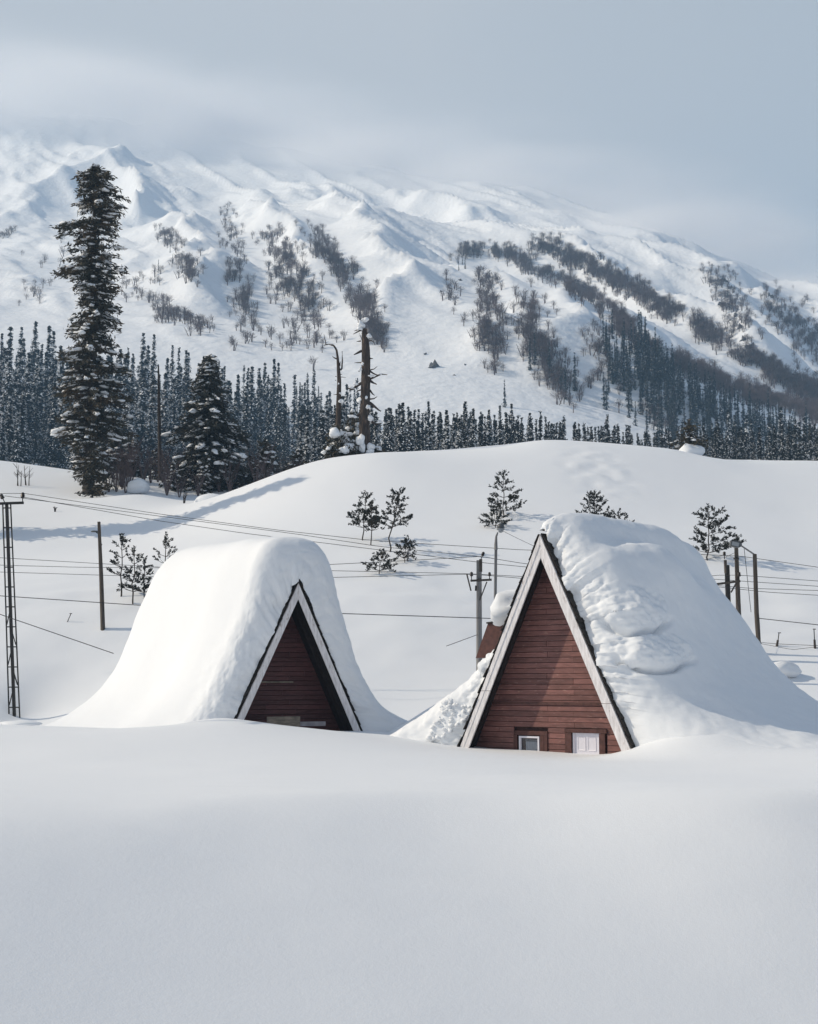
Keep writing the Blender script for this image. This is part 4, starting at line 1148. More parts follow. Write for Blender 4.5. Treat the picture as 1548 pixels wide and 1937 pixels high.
snag('dead_snag', 'slender dead snag with a crooked top beside the thick snow-capped snag', [(640, 860), (640, 810), (641, 760), (642, 720), (640, 690), (639, 676), (637, 662), (632, 654), (622, 651), (613, 653)], [0.24, 0.22, 0.20, 0.17, 0.13, 0.10, 0.085, 0.07, 0.05, 0.03],
     [([(617, 651, 0), (615, 641, 0), (613, 632, 0)], 0.035), ([(638, 679, 0), (633, 677, 0), (629, 674, 0)], 0.05), ([(644, 700, 0), (647, 697, 0), (648, 680, 0), (647.5, 664, 0)], 0.07), ([(643, 692, 0), (644, 684, 0)], 0.05),
      ([(644, 713, 0), (655, 714, 0)], 0.025), ([(637, 712, 0), (634, 712, 0)], 0.03), ([(644, 708, 0), (648, 708, 0)], 0.03), ([(637, 746, 0), (631, 747, 0)], 0.03), ([(636, 719, 0), (634, 720, 0)], 0.03)],
     [(627, 651, 0.25, 0.05, -.05), (641, 726, 0.08, 0.12, -.25), (643, 745, 0.16, 0.14, -.2), (646, 760, 0.3, 0.22, -.2)], 113.0, 22)

# bushes and stumps round the snags, with heavy round snow caps
def snow_bush(name, base, w, h, seed, label, group, caps=5, npatch=260, cat='bush'):
    rng = np.random.default_rng(seed)
    base = np.asarray(base, float)
    root = empty(name, base.tolist()); tag(root, label, cat, group)
    u = rng.normal(size=(npatch, 3)); u /= np.linalg.norm(u, axis=1)[:, None]; u *= rng.random((npatch, 1)) ** 0.4
    C = u * [w, w * 0.9, h * 0.5] + [0, 0, h * 0.5]
    V, F = leaf_quads(C, u + rng.normal(size=(npatch, 3)) * 0.6, 0.45 * rng.uniform(0.6, 1.3, npatch), 0.13, rng)
    m = MB(); m.add(V, F)
    m.build('crown', M_needle, root)
    m = MB()
    for k in range(7):
        a, r = rng.uniform(0, 6.28), rng.uniform(0.3, 0.9)
        m.add(*tube([[0, 0, -0.3], [math.cos(a) * w * r * .5, math.sin(a) * w * r * .5, h * 0.5], [math.cos(a) * w * r, math.sin(a) * w * r, h * rng.uniform(.6, 1)]], [0.05, 0.03, 0.012], 4))
    m.build('branches', M_bark, root)['kind'] = 'stuff'
    m = MB()
    for k in range(caps):
        a = rng.uniform(0, 6.28); r = rng.random() ** 0.5
        rr = rng.uniform(0.22, 0.5) * min(1, w)
        m.add(*blob((math.cos(a) * w * r * 0.8, math.sin(a) * w * r * 0.7, h * (1 - 0.55 * r ** 2) * rng.uniform(0.75, 1.02)), (rr, rr, rr * rng.uniform(0.6, 1.1)), rng, 2, 0.3, 0.5))
    m.build('snow_load', M_clump, root, True)['kind'] = 'stuff'
    return root
for i, (px, py, w, h, Y, lb) in enumerate([(640, 800, 1.0, 2.1, 111.4, 'dark bush under a big round snow cap at the foot of the slender snag'), (628, 845, 0.8, 1.2, 110.4, 'low snow-laden bush left of the snags at the crest edge'),
        (660, 826, 0.9, 1.9, 112.2, 'snowy bush filling the gap between the two snags'), (668, 790, 0.7, 4.0, 114.5, 'tall thin snow-spattered bush behind and between the two snags'), (655, 850, 0.9, 1.0, 111.0, 'lowest bush in front of the two snags'), (712, 846, 0.7, 0.7, 112.5, 'small snowy bush right of the thick snag')]):
    g = gpt(px, Y); g[2] = min(g[2], at(px, 858, Y)[2]) - 0.2
    t = at(px, py, Y)
    snow_bush('snowy_bush', g, w, max(h, t[2] - g[2]), 40 + i, lb, 'bushes at the foot of the snags', 9, 330)

# ---- saplings: sparse young pines with bottlebrush tufts
def sapling(base, h, spread, seed, label, lean=0.0, bare=0.25, whorls=6, dens=1.0, group='young pines on the snow slope', name='pine_sapling', skew=0.0):
    rng = np.random.default_rng(seed)
    base = np.asarray(base, float)
    root = empty(name, base.tolist()); tag(root, label, 'sapling', group)
    zz = np.linspace(-0.3, h, 8)
    X = lean * np.clip(zz / h, 0, 1) ** 1.5 + rng.normal(size=8) * 0.012 * h * (zz > 0)
    m = MB(); m.add(*tube(np.stack([X, rng.normal(size=8) * 0.01 * h, zz], 1), np.linspace(0.035, 0.012, 8) * (0.6 + h / 4), 6)); m.build('trunk', M_bark, root, True)
    tw, tu = MB(), MB()
    def tuft(p, d, L, k=20):
        n = k
        s = rng.random(n)
        C = p + d * (s[:, None] - 0.2) * L
        R = rng.normal(size=(n, 3)); R -= (R @ d)[:, None] * d; R /= np.linalg.norm(R, axis=1)[:, None]
        D = d * 0.75 + R * 0.75
        ln = 0.42 * L * rng.uniform(0.7, 1.2, n)
        V, F = leaf_quads(C + D * ln[:, None] * 0.45, D, ln, 0.18 * L, rng); tu.add(V, F)
    for w in range(whorls):
        f = bare + (1 - bare) * (w + 0.25 * rng.random()) / (whorls - 0.3)
        if f > 0.97: continue
        z = f * h; x0 = lean * f ** 1.5
        nb = int(rng.integers(4, 7))
        a0 = rng.uniform(0, 6.28)
        for k in range(nb):
            if rng.random() > 0.55 + 0.45 * dens: continue
            a = a0 + k * 6.283 / nb + rng.normal() * 0.25
            L = spread * (1 - f) ** 0.6 * rng.uniform(0.55, 1.1) * (1 + skew * math.cos(a))
            L = max(L, 0.12 * spread)
            d = np.array([math.cos(a), math.sin(a), 0.25 + 0.5 * f * rng.random()]); d /= np.linalg.norm(d)
            p0 = np.array([x0, 0, z]); p1 = p0 + d * L * 0.6 + [0, 0, -0.03 * L]; p2 = p0 + d * L + [0, 0, 0.06 * L]
            tw.add(*tube([p0, p1, p2], [0.016, 0.012, 0.007], 4, False))
            nt = max(1, int(L / 0.26 * dens + rng.random()))
            for q in range(nt):
                g = 0.35 + 0.65 * (q + 1) / nt
                side = rng.normal(size=3) * 0.45
                dd = d + side + [0, 0, 0.15]; dd /= np.linalg.norm(dd)
                tuft(p0 + (p2 - p0) * g + side * 0.10, dd, rng.uniform(0.24, 0.38), 24)
    tuft(np.array([lean, 0, h * 0.97]), np.array([0.1, 0, 0.99]), 0.34)
    tuft(np.array([lean * 0.9, 0, h * 0.88]), np.array([-0.3, 0, 0.95]), 0.26)
    tw.build('branches', M_bark, root); tu.build('needles', M_sapling, root)
    return root
def sap(pxb, pyb, pyt, wpx, seed, label, Y=None, leanpx=0.0, **k):
    g = hit(pxb, pyb) if Y is None else at(pxb, pyb, Y)
    Y = g[1]
    if label.startswith('!'): label = label[1:]
    top = at(pxb, pyt, Y)
    g = g.copy(); g[2] = hz(g[0], g[1])
    sapling(g, top[2] - g[2], wpx / FPX * Y, seed, label, lean=leanpx / FPX * Y, **k)
sap(229, 1128, 1018, 30, 1, 'slim young pine right of the lone wooden pole', None, bare=0.35, whorls=5, dens=0.7)
sap(252, 1142, 1040, 34, 2, 'denser young pine half hidden by the snowy flank of the left hut', None, bare=0.18, whorls=5, dens=0.9)
sap(273, 1130, 1062, 26, 17, 'short young pine squeezed against the left hut snow', None, bare=0.1, whorls=4, dens=1.2)
sap(313, 1085, 1015, 24, 3, 'young pine whose tip shows above the left hut snow', None, bare=0.25, whorls=4, dens=0.7)
sap(686, 1022, 938, 38, 4, 'left tree of the close pair of young pines on the hill', None, 8, bare=0.25, whorls=6, dens=1.4)
sap(703, 1031, 956, 26, 5, 'right tree of the close pair of young pines on the hill', None, 0, bare=0.35, whorls=5, dens=1.3)
sap(737, 1044, 928, 48, 6, 'tallest young pine on the hill, tip bent to the right', None, 20, bare=0.38, whorls=6, dens=1.2)
sap(766, 1064, 1022, 26, 7, 'small young pine just right below the tall bent one', None, 5, bare=0.15, whorls=4, dens=1.1)
sap(718, 1086, 1048, 30, 8, 'lowest small young pine on the hill, in a little snow hollow', None, 6, bare=0.15, whorls=4, dens=1.0)
sap(953, 978, 896, 44, 9, 'young pine above the round street lamp', None, 0, bare=0.12, whorls=6, dens=1.2)
sap(938, 998, 968, 32, 10, 'low spreading young pine directly behind the round street lamp', None, -4, bare=0.1, whorls=3, dens=1.3)
sap(1126, 1008, 934, 42, 11, 'bushy young pine peeking over the snow ridge of the right hut', None, 0, bare=0.1, whorls=6, dens=1.7)
sap(1172, 1016, 970, 26, 12, 'little young pine right of the bushy one above the right hut', None, 0, bare=0.1, whorls=4, dens=1.1)
sap(1341, 1060, 960, 56, 13, 'young pine with one long right limb beside the floodlight', None, 0, bare=0.12, whorls=6, dens=1.7, skew=0.3)

# ---- bare stems on the left rise
def stems(px, py, hpx, n, seed, label):
    rng = np.random.default_rng(seed); g = hit(px, py, 90); Y = g[1]; h = hpx / FPX * Y
    root = empty('bare_shrub', g.tolist()); tag(root, label, 'shrub')
    for k in range(n):
        a = rng.uniform(-0.25, 0.25); x0 = rng.uniform(-0.12, 0.12) * h; hh = h * rng.uniform(0.6, 1)
        m = MB(); m.add(*tube([[x0, 0, -0.2], [x0 + a * hh * .5, 0, hh * .5], [x0 + a * hh, 0.1, hh]], [0.05, 0.035, 0.012], 5))
        for q in range(3):
            f = rng.uniform(0.3, 0.8); s = rng.choice([-1, 1]); p = np.array([x0 + a * hh * f, 0, hh * f])
            m.add(*tube([p, p + [s * 0.18 * h, rng.normal() * .1, 0.2 * h]], [0.022, 0.008], 4))
        m.build('stem', M_bark, root)
stems(35, 919, 45, 3, 1, 'left clump of bare stems in the snow near the left edge')
stems(51, 918, 42, 3, 2, 'right clump of bare stems beside the other bare clump near the left edge')
stems(105, 968, 12, 3, 3, 'tiny twigs poking out of the snow below the tall fir')
stems(348, 952, 24, 4, 4, 'low brown twigs at the dip left of the drifted hill')

# ---- snow humps
def hump(px, py, Y, r, seed, label, rough=0.15):
    g = at(px, py, Y); rng = np.random.default_rng(seed)
    V, F = blob((0, 0, 0), r, rng, 3, rough, 0.8)
    V = V + 0.04 * fbm(V / 0.25, 3, seed)[:, None] * V / (np.linalg.norm(V, axis=1)[:, None] + 1e-6)
    m = MB(); m.add(V, F); o = m.build('snow_mound', M_snow, None, True); o.location = (g - [0, 0, r[2] * 0.45]).tolist()
    return tag(o, label, 'snow mound', 'snow mounds on hidden objects')
hump(262, 914, 121, (1.0, 0.8, 0.75), 1, 'smooth snow mound beside the foot of the tall fir')
hump(222, 905, 125, (0.9, 0.7, 0.7), 2, 'snow mound around shrubs just right of the tall fir')
hump(402, 944, 112, (1.35, 1.0, 0.8), 3, 'rounded snow mound at the left end of the drifted hill')
hump(1478, 1262, 62, (0.75, 0.7, 0.42), 4, 'rough snow-covered round object right of the right hut', 0.25)
hump(1308, 848, 113, (0.9, 0.8, 0.75), 5, 'snow hump under the brown broken tree on the crest', 0.25)
hump(38, 1366, 60, (0.9, 0.8, 0.14), 6, 'little snow heap at the foot of the lattice pole')
# brown broken tree on the crest at the right
near_tree('broken_fir', gpt(1308, 113.5) - np.array([0, 0, 0.2]), 'brown broken young fir sticking out of the snow hump on the crest', 'tree', 2.8, 0.12, lambda t: 1.5 * (1 - abs(t - 0.45)) ** 2 + 0.05, 26, 77, M_needle, z0=0.3, droop=0.2, spray=0.5, width=0.12, per=6, step=0.25, snow_p=0.35, snow_r=0.2)

# ---- distant conifers
def far_conifer(seed, slim, snow, lo=False):
    rng = np.random.default_rng(seed)
    r0 = 0.142 * slim
    rf = lambda t: r0 * (0.01 + 0.99 * (1 - t) ** 1.15) * (0.6 + 0.4 * min(1, t / 0.1)) * (1 if t < 0.93 else 0.6)
    if lo: bv, nv, sv = conifer_arrays(1.0, rf, 84, rng, z0=0.03, droop=0.35, spray=0.048, width=0.026, per=4, step=0.040, snow_p=0.0, lumpy=0.3, taper=0.5)
    else: bv, nv, sv = conifer_arrays(1.0, rf, 135, rng, z0=0.03, droop=0.45, spray=0.032, width=0.017, per=8, step=0.024, snow_p=0.0, lumpy=0.3, taper=0.5)
    m = MB()
    for V, F in nv: m.add(V, F, 0)
    m.add(*tube([[0, 0, -0.08], [0, 0, 0.97]], [0.013, 0.002], 5, False), 0)
    n = int((150 if lo else 400) * snow)
    a, t = rng.uniform(0, 6.28, n), rng.random(n) ** 1.3 * 0.95
    r = np.array([rf(x) for x in t]) * rng.uniform(0.65, 1.12, n)
    C = np.stack([np.cos(a) * r, np.sin(a) * r, t + 0.004], 1)
    D = np.stack([np.cos(a), np.sin(a), rng.normal(-0.5, 0.4, n)], 1)
    D /= np.linalg.norm(D, axis=1)[:, None]
    S = np.cross(D, [0, 0, 1.0]) + rng.normal(size=(n, 3)) * 0.2; S /= np.linalg.norm(S, axis=1)[:, None]
    L, Wd = rng.uniform(0.014, 0.038, n)[:, None], rng.uniform(0.010, 0.024, n)[:, None]
    V = np.stack([C - D * L / 2, C + S * Wd / 2, C + D * L / 2, C - S * Wd / 2], 1).reshape(-1, 3)
    m.add(V, np.arange(4 * n).reshape(n, 4), 1)
    return m
FC = [far_conifer(100 + i, *q) for i, q in enumerate([(1.0, 1.0), (0.8, 0.9), (1.2, 1.1), (0.9, 1.2), (1.05, 0.8), (0.7, 1.0), (1.25, 1.2), (0.85, 1.0)])]
FCs = [far_conifer(200 + i, *q, True) for i, q in enumerate([(0.62, 0.35), (0.75, 0.3), (0.55, 0.3), (0.85, 0.4)])]
FCL = [far_conifer(150 + i, *q, True) for i, q in enumerate([(1.0, 1.0), (0.8, 0.9), (1.2, 1.1), (0.9, 1.2), (1.05, 0.8), (0.7, 1.0), (1.25, 1.2), (0.85, 1.0)])]
FCM = [m.mesh('forest_conifer', [M_forest, M_clump]) for m in FC]
FCMs = [m.mesh('slope_conifer', [M_forest, M_clump]) for m in FCs]
rng = np.random.default_rng(77)
TREES = []                                 # x, y, z, height, kind (0 forest, 1 slope), variant
def forest(n, xr, yr, hr, keep=None):
    k = 0; pts = []
    while k < n:
        px, Y = rng.uniform(*xr), rng.uniform(*yr)
        x = (px - CXP) / FPX * Y * 1.007
        if keep and not keep(px, Y): continue
        if any((x - a) ** 2 + (Y - b) ** 2 < 4.0 for a, b in pts[-200:]): continue
        pts.append((x, Y))
        z = float(Hg(x, Y)) if Y > 172 else hz(x, Y)
        h = at(px, hr(px, Y), Y)[2] - z if callable(hr) else rng.uniform(*hr)
        if h < 6: h = 6
        TREES.append([x, Y, z - 0.3, h, 0, int(rng.integers(len(FC)))])
        k += 1
def tops_left(px, Y): return float(np.interp(px, [0, 60, 130, 250, 420, 520, 640, 700], [640, 645, 655, 660, 685, 712, 738, 770])) + (480 - Y) * 0.45 + rng.normal() * 22 - (28 if rng.random() < 0.12 else 0)
def tops_front(px, Y): return float(np.interp(px, [560, 700, 850, 1000, 1100, 1280, 1300, 1500, 1600], [775, 772, 778, 788, 800, 815, 812, 806, 800])) + abs(rng.normal()) * 24 - 8 - (22 if rng.random() < 0.10 else 0)
forest(300, (560, 1292), (185, 285), tops_front)
forest(120, (1305, 1660), (185, 255), tops_front)
forest(330, (-60, 690), (300, 480), tops_left)
forest(60, (1330, 1660), (300, 420), (15, 21))
forest(60, (-60, 200), (260, 330), (15, 20), lambda px, Y: not 40 < px < 130)
# conifers on the slope at the right
def in_poly(px, py, poly):
    c = False; j = len(poly) - 1
    for i in range(len(poly)):
        (a, b), (d, e) = poly[i], poly[j]
        if (b > py) != (e > py) and px < (d - a) * (py - b) / (e - b) + a: c = not c
        j = i
    return c
POLY = [(1140, 590), (1210, 612), (1300, 690), (1420, 745), (1560, 800), (1600, 850), (1560, 880), (1420, 870), (1320, 860), (1240, 820), (1190, 770), (1140, 690)]
cand = []
while len(cand) < 330:
    px, py = rng.uniform(1130, 1600), rng.uniform(585, 880)
    if not in_poly(px, py, POLY): continue
    cen = (px - 1130) * 0.55 + 560
    if rng.random() > math.exp(-max(0, py - cen - 60) / 90) + 0.12: continue
    cand.append((px, py + 42))
cand += [(875, 500), (880, 508), (868, 512), (327, 500), (300, 515), (322, 478), (1040, 715), (1012, 690), (1070, 755), (1078, 762), (1062, 745), (1143, 768), (1148, 775), (1003, 700), (1088, 740), (1225, 760), (1238, 790), (955, 770)]
cand = np.array(cand)
P, ok = ray_far(cand[:, 0], cand[:, 1], 400, 1900, 400, Hg)
for p, o_ in zip(P, ok):
    if o_: TREES.append([p[0], p[1], p[2] - 0.4, rng.uniform(9, 15.5) * (0.5 if proj(p)[0] < 900 else 1.0), 1, int(rng.integers(len(FCs)))])
TREES.sort(key=lambda t: -t[3] / t[1])
stuff = MB()
for i, (x, y, z, h, kind, v) in enumerate(TREES):
    a = rng.uniform(0, 6.28)
    if i < 300:
        o = link_mesh('slope_conifer' if kind else 'forest_conifer', (FCMs if kind else FCM)[v])
        o.location = (x, y, z); o.rotation_euler = (0, 0, a); o.scale = (h * rng.uniform(0.9, 1.15),) * 2 + (h,)
        if kind: tag(o, 'slim dark conifer standing on the snowy mountain slope', 'conifer', 'conifers scattered on the mountain slope')
        else: tag(o, 'dark conifer sprinkled with snow in the forest belt below the mountain', 'conifer', 'conifers of the forest belt')
    else:
        m = (FCs if kind else FCL)[v]
        V = np.concatenate(m.V) * [h, h, h]; c, s = math.cos(a), math.sin(a)
        V = np.stack([V[:, 0] * c - V[:, 1] * s, V[:, 0] * s + V[:, 1] * c, V[:, 2]], 1) + [x, y, z]
        stuff.V.append(V); stuff.F += [[q + stuff.n for q in f] for f in m.F]; stuff.M += m.M; stuff.n += len(V)
if stuff.n:
    o = stuff.build('far_conifers', [M_forest, M_clump]); tag(o, 'mass of further conifers behind the nearest forest trees', kind='stuff')

# ---- snowy young firs and brush on the left, in front of the forest
rng = np.random.default_rng(5)
BV = []
for i in range(7):
    r2 = np.random.default_rng(300 + i)
    wdt = r2.uniform(0.22, 0.40)
    rf = lambda t: wdt * (1 - t) ** 0.55 * (0.6 + 0.4 * min(1, t / 0.15)) + 0.02
    bv, nv, sv = conifer_arrays(1.0, rf, 46, r2, z0=0.02, droop=0.25, spray=0.13, width=0.05, per=6, step=0.085, snow_p=1.0, snow_r=0.058, lumpy=0.6)
    m = MB()
    for V, F in nv: m.add(V, F, 0)
    for V, F in sv: m.add(V, F, 1)
    m.add(*tube([[0, 0, -0.1], [0, 0, 0.95]], [0.02, 0.004], 5, False), 0)
    BV.append(m.mesh('snowy_young_fir', [M_needle if i % 2 else M_needle2, M_clump], {1}))
def band(n, xr, yr, hr, group, label):
    for k in range(n):
        px, Y = rng.uniform(*xr), rng.uniform(*yr)
        x = (px - CXP) / FPX * Y * 1.007
        z = hz(x, Y) if Y < 168 else float(Hg(x, Y))
        o = link_mesh('snowy_young_fir', BV[int(rng.integers(len(BV)))])
        h = rng.uniform(*hr)
        o.location = (x, Y, z - 0.2); o.rotation_euler = (0, 0, rng.uniform(0, 6.28)); o.scale = (h * rng.uniform(0.85, 1.2),) * 2 + (h,)
        tag(o, label, 'young fir', group)
band(70, (-40, 640), (150, 215), (3.5, 6.5), 'snowy young firs behind the left rise', 'young fir clotted with snow in the thicket behind the left rise')
band(34, (195, 640), (124, 150), (2.2, 4.6), 'snowy young firs in the dip', 'low snow-clotted young fir in the dip between the rises')
# bare purple brush among them
for k in range(52):
    px, Y = rng.uniform(190, 560), rng.uniform(121, 133); x = (px - CXP) / FPX * Y * 1.007
    r2 = np.random.default_rng(500 + k); h = r2.uniform(2.0, 4.6)
    m = MB()
    for q in range(16):
        a, l = r2.uniform(0, 6.28), r2.uniform(0.5, 1.0)
        p1 = np.array([math.cos(a) * 0.15 * h * l, math.sin(a) * 0.15 * h * l, 0.5 * h * l]); p2 = np.array([math.cos(a + .3) * 0.38 * h * l, math.sin(a + .3) * 0.38 * h * l, h * l])
        m.add(*tube([[0, 0, -0.2], p1, p2], [0.03, 0.02, 0.007], 3, False))
        for s in range(3):
            f = r2.random(); p = p1 + (p2 - p1) * f; m.add(*tube([p, p + [r2.normal() * .3, r2.normal() * .3, 0.45]], [0.012, 0.004], 3, False))
    o = m.build('bare_brush', M_birch); o.location = (x, Y, hz(x, Y)); tag(o, 'leafless twiggy brush among the snowy young firs in the dip', 'brush', 'leafless brush in the dip')

# ---- bare birches on the mountain
def birch(seed):
    r2 = np.random.default_rng(seed); n = 90
    m = MB()
    C0, D0, Ls = [], [], []
    for k in range(n):
        a = r2.uniform(0, 6.28); el = r2.uniform(0.15, 1.45)
        d = np.array([math.cos(a) * math.cos(el), math.sin(a) * math.cos(el), math.sin(el)])
        st = np.array([0, 0, r2.uniform(0.22, 0.5)]) + d * r2.uniform(0, 0.14)
        L = r2.uniform(0.18, 0.42)
        C0.append(st + d * L / 2 + r2.normal(size=3) * 0.03); D0.append(d + r2.normal(size=3) * 0.35); Ls.append(L)
    V, F = leaf_quads(np.array(C0), np.array(D0), np.array(Ls), 0.0135, r2); m.add(V, F)
    for k in range(2 + seed % 2):
        x = r2.normal() * 0.1
        m.add(*tube([[x * .4, 0, -0.08], [x, 0, 0.3], [x * 1.6, r2.normal() * .05, 0.62]], [0.024, 0.018, 0.008], 4, False))
    return m
BR = [birch(i) for i in range(8)]
BRM = [m.mesh('bare_birch', M_birch) for m in BR]
BANDS = [([(425, 385), (440, 470), (455, 560), (470, 610)], 26, 85), ([(500, 440), (540, 500), (565, 560), (590, 620)], 42, 190), ([(590, 440), (650, 510), (690, 580), (715, 650)], 26, 210),
         ([(300, 435), (340, 470), (365, 525)], 22, 70), ([(280, 575), (340, 600), (385, 620)], 26, 50), ([(875, 475), (960, 480), (1060, 525), (1140, 575), (1190, 625)], 20, 300),
         ([(1010, 460), (1120, 500), (1220, 560), (1330, 625), (1460, 700), (1560, 750)], 24, 480), ([(1140, 610), (1300, 695), (1420, 745), (1560, 790)], 22, 330), ([(885, 500), (930, 560), (925, 620), (935, 690)], 38, 120),
         ([(1000, 560), (1010, 640), (1040, 690), (1080, 750)], 38, 130), ([(1350, 515), (1385, 560), (1410, 640)], 34, 70), ([(1460, 570), (1520, 625), (1570, 680)], 46, 150),
         ([(60, 560), (100, 470)], 40, 18), ([(0, 445), (35, 432)], 10, 10), ([(440, 640), (640, 640)], 25, 24), ([(1120, 600), (1150, 700), (1260, 800)], 36, 60), ([(230, 560), (300, 520)], 30, 14), ([(840, 520), (880, 600)], 22, 14)]
rng = np.random.default_rng(31)
bp, bp2 = [], []
for line, hw, n in BANDS + BANDS + BANDS[5:8]:
    l = np.array(line, float); t = rng.random(n) ** 0.95 * (len(l) - 1)
    q = np.stack([np.interp(t, np.arange(len(l)), l[:, k]) for k in range(2)], 1) + rng.normal(size=(n, 2)) * hw * [0.45, 0.42]
    bp.append(q)
bp = np.concatenate(bp + bp2)
# birches gather in drifts: drop those that fall in the gaps of a noise field
keep = (vnoise(bp / [34, 26], 44) + 0.6 * vnoise(bp / [14, 11], 45)) > -0.42 + 0.4 * rng.normal(size=len(bp))
bp = bp[keep]
P, ok = ray_far(bp[:, 0], bp[:, 1] + 6, 400, 1900, 420, Hg)
P = P[ok]
hts = rng.uniform(4.0, 7.6, len(P))
order = np.argsort(-hts / P[:, 1])
stuff = MB()
for i, j in enumerate(order):
    x, y, z = P[j]; h = hts[j]; a = rng.uniform(0, 6.28); v = int(rng.integers(len(BR)))
    if i < 300:
        o = link_mesh('bare_birch', BRM[v]); o.location = (x, y, z - 0.2); o.rotation_euler = (0, 0, a); o.scale = (h * 1.1, h * 1.1, h)
        tag(o, 'small leafless tree on a snowy spur of the mountain', 'bare tree', 'leafless trees on the mountain spurs')
    else:
        V = np.concatenate(BR[v].V) * [h * 1.1, h * 1.1, h]; c, s = math.cos(a), math.sin(a)
        V = np.stack([V[:, 0] * c - V[:, 1] * s, V[:, 0] * s + V[:, 1] * c, V[:, 2]], 1) + [x, y, z - 0.2]
        stuff.V.append(V); stuff.F += [[q + stuff.n for q in f] for f in BR[v].F]; stuff.M += [0] * len(BR[v].F); stuff.n += len(V)
if stuff.n:
    o = stuff.build('far_birches', M_birch); tag(o, 'mass of further leafless trees on the mountain spurs', kind='stuff')

# ---- rocks on the mountain
ROCKS = [(820, 694, 10, 11, 0.0, 'large dark triangular boulder in the snow below the gully'), (1370, 530, 12, 8, 0.5, None), (1382, 545, 8, 9, 0.5, None), (1365, 575, 14, 8, 0.5, None), (1392, 596, 10, 8, 0.5, None), (1400, 620, 12, 10, 0.5, None), (1408, 640, 14, 8, 0.5, None),
         (1376, 560, 8, 8, 0.5, None), (1455, 556, 7, 8, 0.5, None), (1460, 560, 9, 6, 0.5, None),
         (860, 710, 5, 4, 0.3, None), (1420, 655, 16, 10, 0.5, None), (1435, 668, 10, 9, 0.5, None),
         (870, 530, 8, 5, 0.5, None), (850, 545, 7, 4, 0.5, None), (835, 552, 6, 4, 0.5, None), (805, 670, 6, 5, 0.4, None), (880, 690, 5, 5, 0.4, None)]
rp = np.array([r[:2] for r in ROCKS], float)
P, ok = ray_far(rp[:, 0], rp[:, 1], 400, 1900, 420, Hg)
for (px, py, w, h, sn, lb), p, o_ in zip(ROCKS, P, ok):
    if not o_: continue
    r2 = np.random.default_rng(int(px * 7 + py))
    s = p[1] / FPX
    V, F = ICO2
    V = V * (1 + 0.35 * fbm(V * 1.1 + r2.uniform(0, 50, 3), 2, 3))[:, None]
    k_ = 1.0 if lb else 0.55
    V = V * (1 + 0.3 * np.sign(vnoise(V * 2.3, 5)))[:, None] * [w * s * k_, w * s * 0.9 * k_, h * s * (1.15 if lb else 0.75)]
    m = MB(); m.add(V, F)
    o = m.build('boulder' if lb else 'rock', M_rock); o.location = (p - [0, 0, h * s * 0.25]).tolist(); o.rotation_euler = (r2.normal() * .3, r2.normal() * .4, r2.uniform(0, 6))
    tag(o, lb or 'jagged grey rock breaking through the mountain snow', 'boulder' if lb else 'rock', None if lb else 'rocks on the mountain')

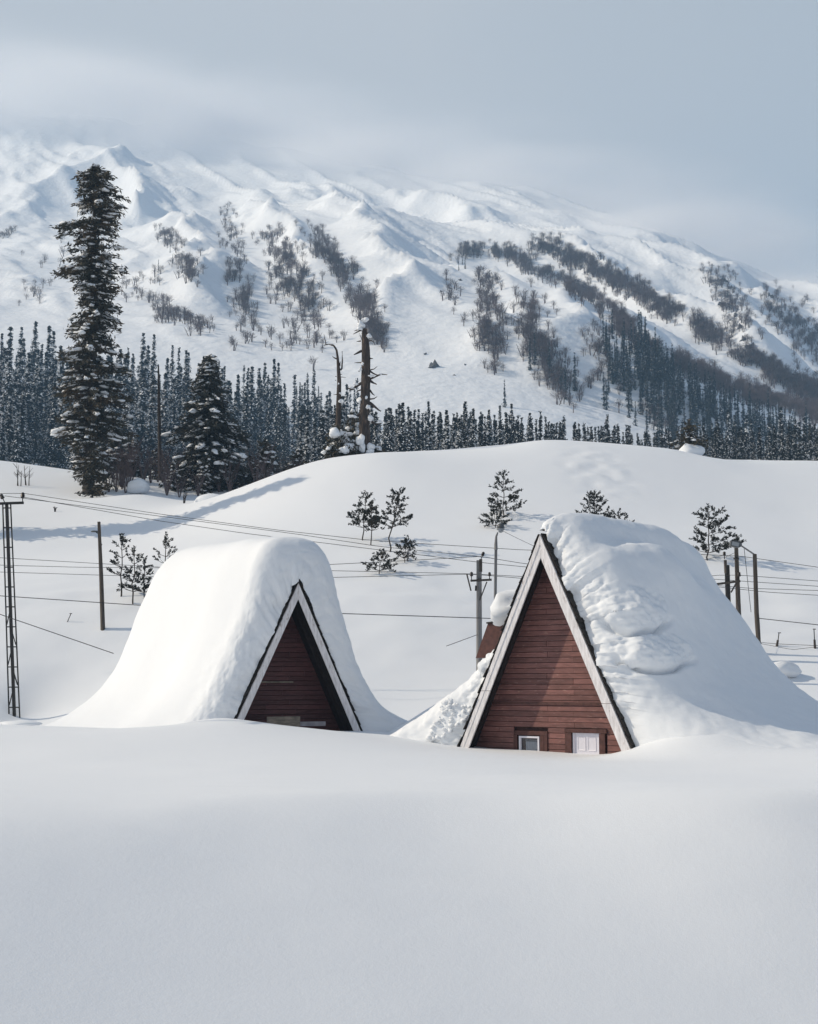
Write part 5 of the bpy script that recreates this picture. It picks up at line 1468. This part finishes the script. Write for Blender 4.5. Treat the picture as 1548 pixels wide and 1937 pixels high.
# ------------------------------------------------------------------ air: haze and the cloud bank on the summit
def vol_mat(name, dens, color, aniso=0.0):
    m = bpy.data.materials.new(name); m.use_nodes = True
    nt = m.node_tree; nt.nodes.clear()
    out = nt.nodes.new('ShaderNodeOutputMaterial'); v = nt.nodes.new('ShaderNodeVolumePrincipled')
    v.inputs['Color'].default_value = (*color, 1); v.inputs['Density'].default_value = dens; v.inputs['Anisotropy'].default_value = aniso
    nt.links.new(v.outputs[0], out.inputs['Volume'])
    return m, nt, v
M_haze, _, _ = vol_mat('haze', 0.00023, (0.45, 0.72, 1.0))
m = MB(); m.add(*box((0, 950, 360), (3200, 2500, 750)))
o = m.build('haze', M_haze); tag(o, 'thin bluish winter haze filling the valley', kind='stuff')
CLOUDS = [  # photo centre, distance, radii (m), density
    ((-90, 225), 1800, (380, 190, 150), 0.013), ((140, 235), 1780, (300, 180, 125), 0.011), ((400, 265), 1740, (290, 180, 105), 0.012), ((660, 305), 1680, (270, 180, 90), 0.010),
    ((900, 345), 1600, (240, 170, 80), 0.009), ((1180, 420), 1440, (210, 150, 80), 0.010), ((1340, 475), 1350, (150, 130, 55), 0.008), ((1530, 560), 1260, (180, 130, 60), 0.010), ((1740, 620), 1240, (200, 140, 70), 0.010),
    ((-40, 242), 1480, (300, 150, 92), 0.04492), ((210, 264), 1430, (260, 150, 82), 0.04147), ((440, 298), 1390, (240, 140, 70), 0.03594), ((690, 344), 1320, (220, 130, 56), 0.02902),
    ((950, 368), 1230, (200, 110, 44), 0.02349), ((1240, 452), 1080, (170, 90, 36), 0.03111), ((1540, 578), 970, (140, 80, 28), 0.03111)]
for i, ((px, py), Y, r, dn) in enumerate(CLOUDS):
    mm, nt, v = vol_mat('cloud', 1.0, (0.995, 0.995, 1.0), 0.0)
    tc = nt.nodes.new('ShaderNodeTexCoord')
    ln = nt.nodes.new('ShaderNodeVectorMath'); ln.operation = 'LENGTH'; nt.links.new(tc.outputs['Object'], ln.inputs[0])
    mr = nt.nodes.new('ShaderNodeMapRange'); mr.interpolation_type = 'SMOOTHSTEP'; mr.inputs[1].default_value = 1.0; mr.inputs[2].default_value = 0.25
    nt.links.new(ln.outputs['Value'], mr.inputs[0])
    nz = nt.nodes.new('ShaderNodeTexNoise'); nz.inputs['Scale'].default_value = 2.2; nz.inputs['Detail'].default_value = 3
    ad = nt.nodes.new('ShaderNodeVectorMath'); ad.operation = 'ADD'; ad.inputs[1].default_value = (i * 3.1, i * 1.7, 0); nt.links.new(tc.outputs['Object'], ad.inputs[0]); nt.links.new(ad.outputs[0], nz.inputs[0])
    nr = nt.nodes.new('ShaderNodeMapRange'); nr.inputs[1].default_value = 0.38; nr.inputs[2].default_value = 0.66
    nt.links.new(nz.outputs[0], nr.inputs[0])
    mu = nt.nodes.new('ShaderNodeMath'); mu.operation = 'MULTIPLY'; nt.links.new(mr.outputs[0], mu.inputs[0]); nt.links.new(nr.outputs[0], mu.inputs[1])
    m2 = nt.nodes.new('ShaderNodeMath'); m2.operation = 'MULTIPLY'; m2.inputs[1].default_value = dn; nt.links.new(mu.outputs[0], m2.inputs[0])
    nt.links.new(m2.outputs[0], v.inputs['Density'])
    m = MB(); m.add(*ICO2)
    o = m.build('cloud', mm); o.location = at(px, py, Y).tolist(); o.scale = r
    tag(o, 'soft bank of cloud hanging on the mountain top', kind='stuff')
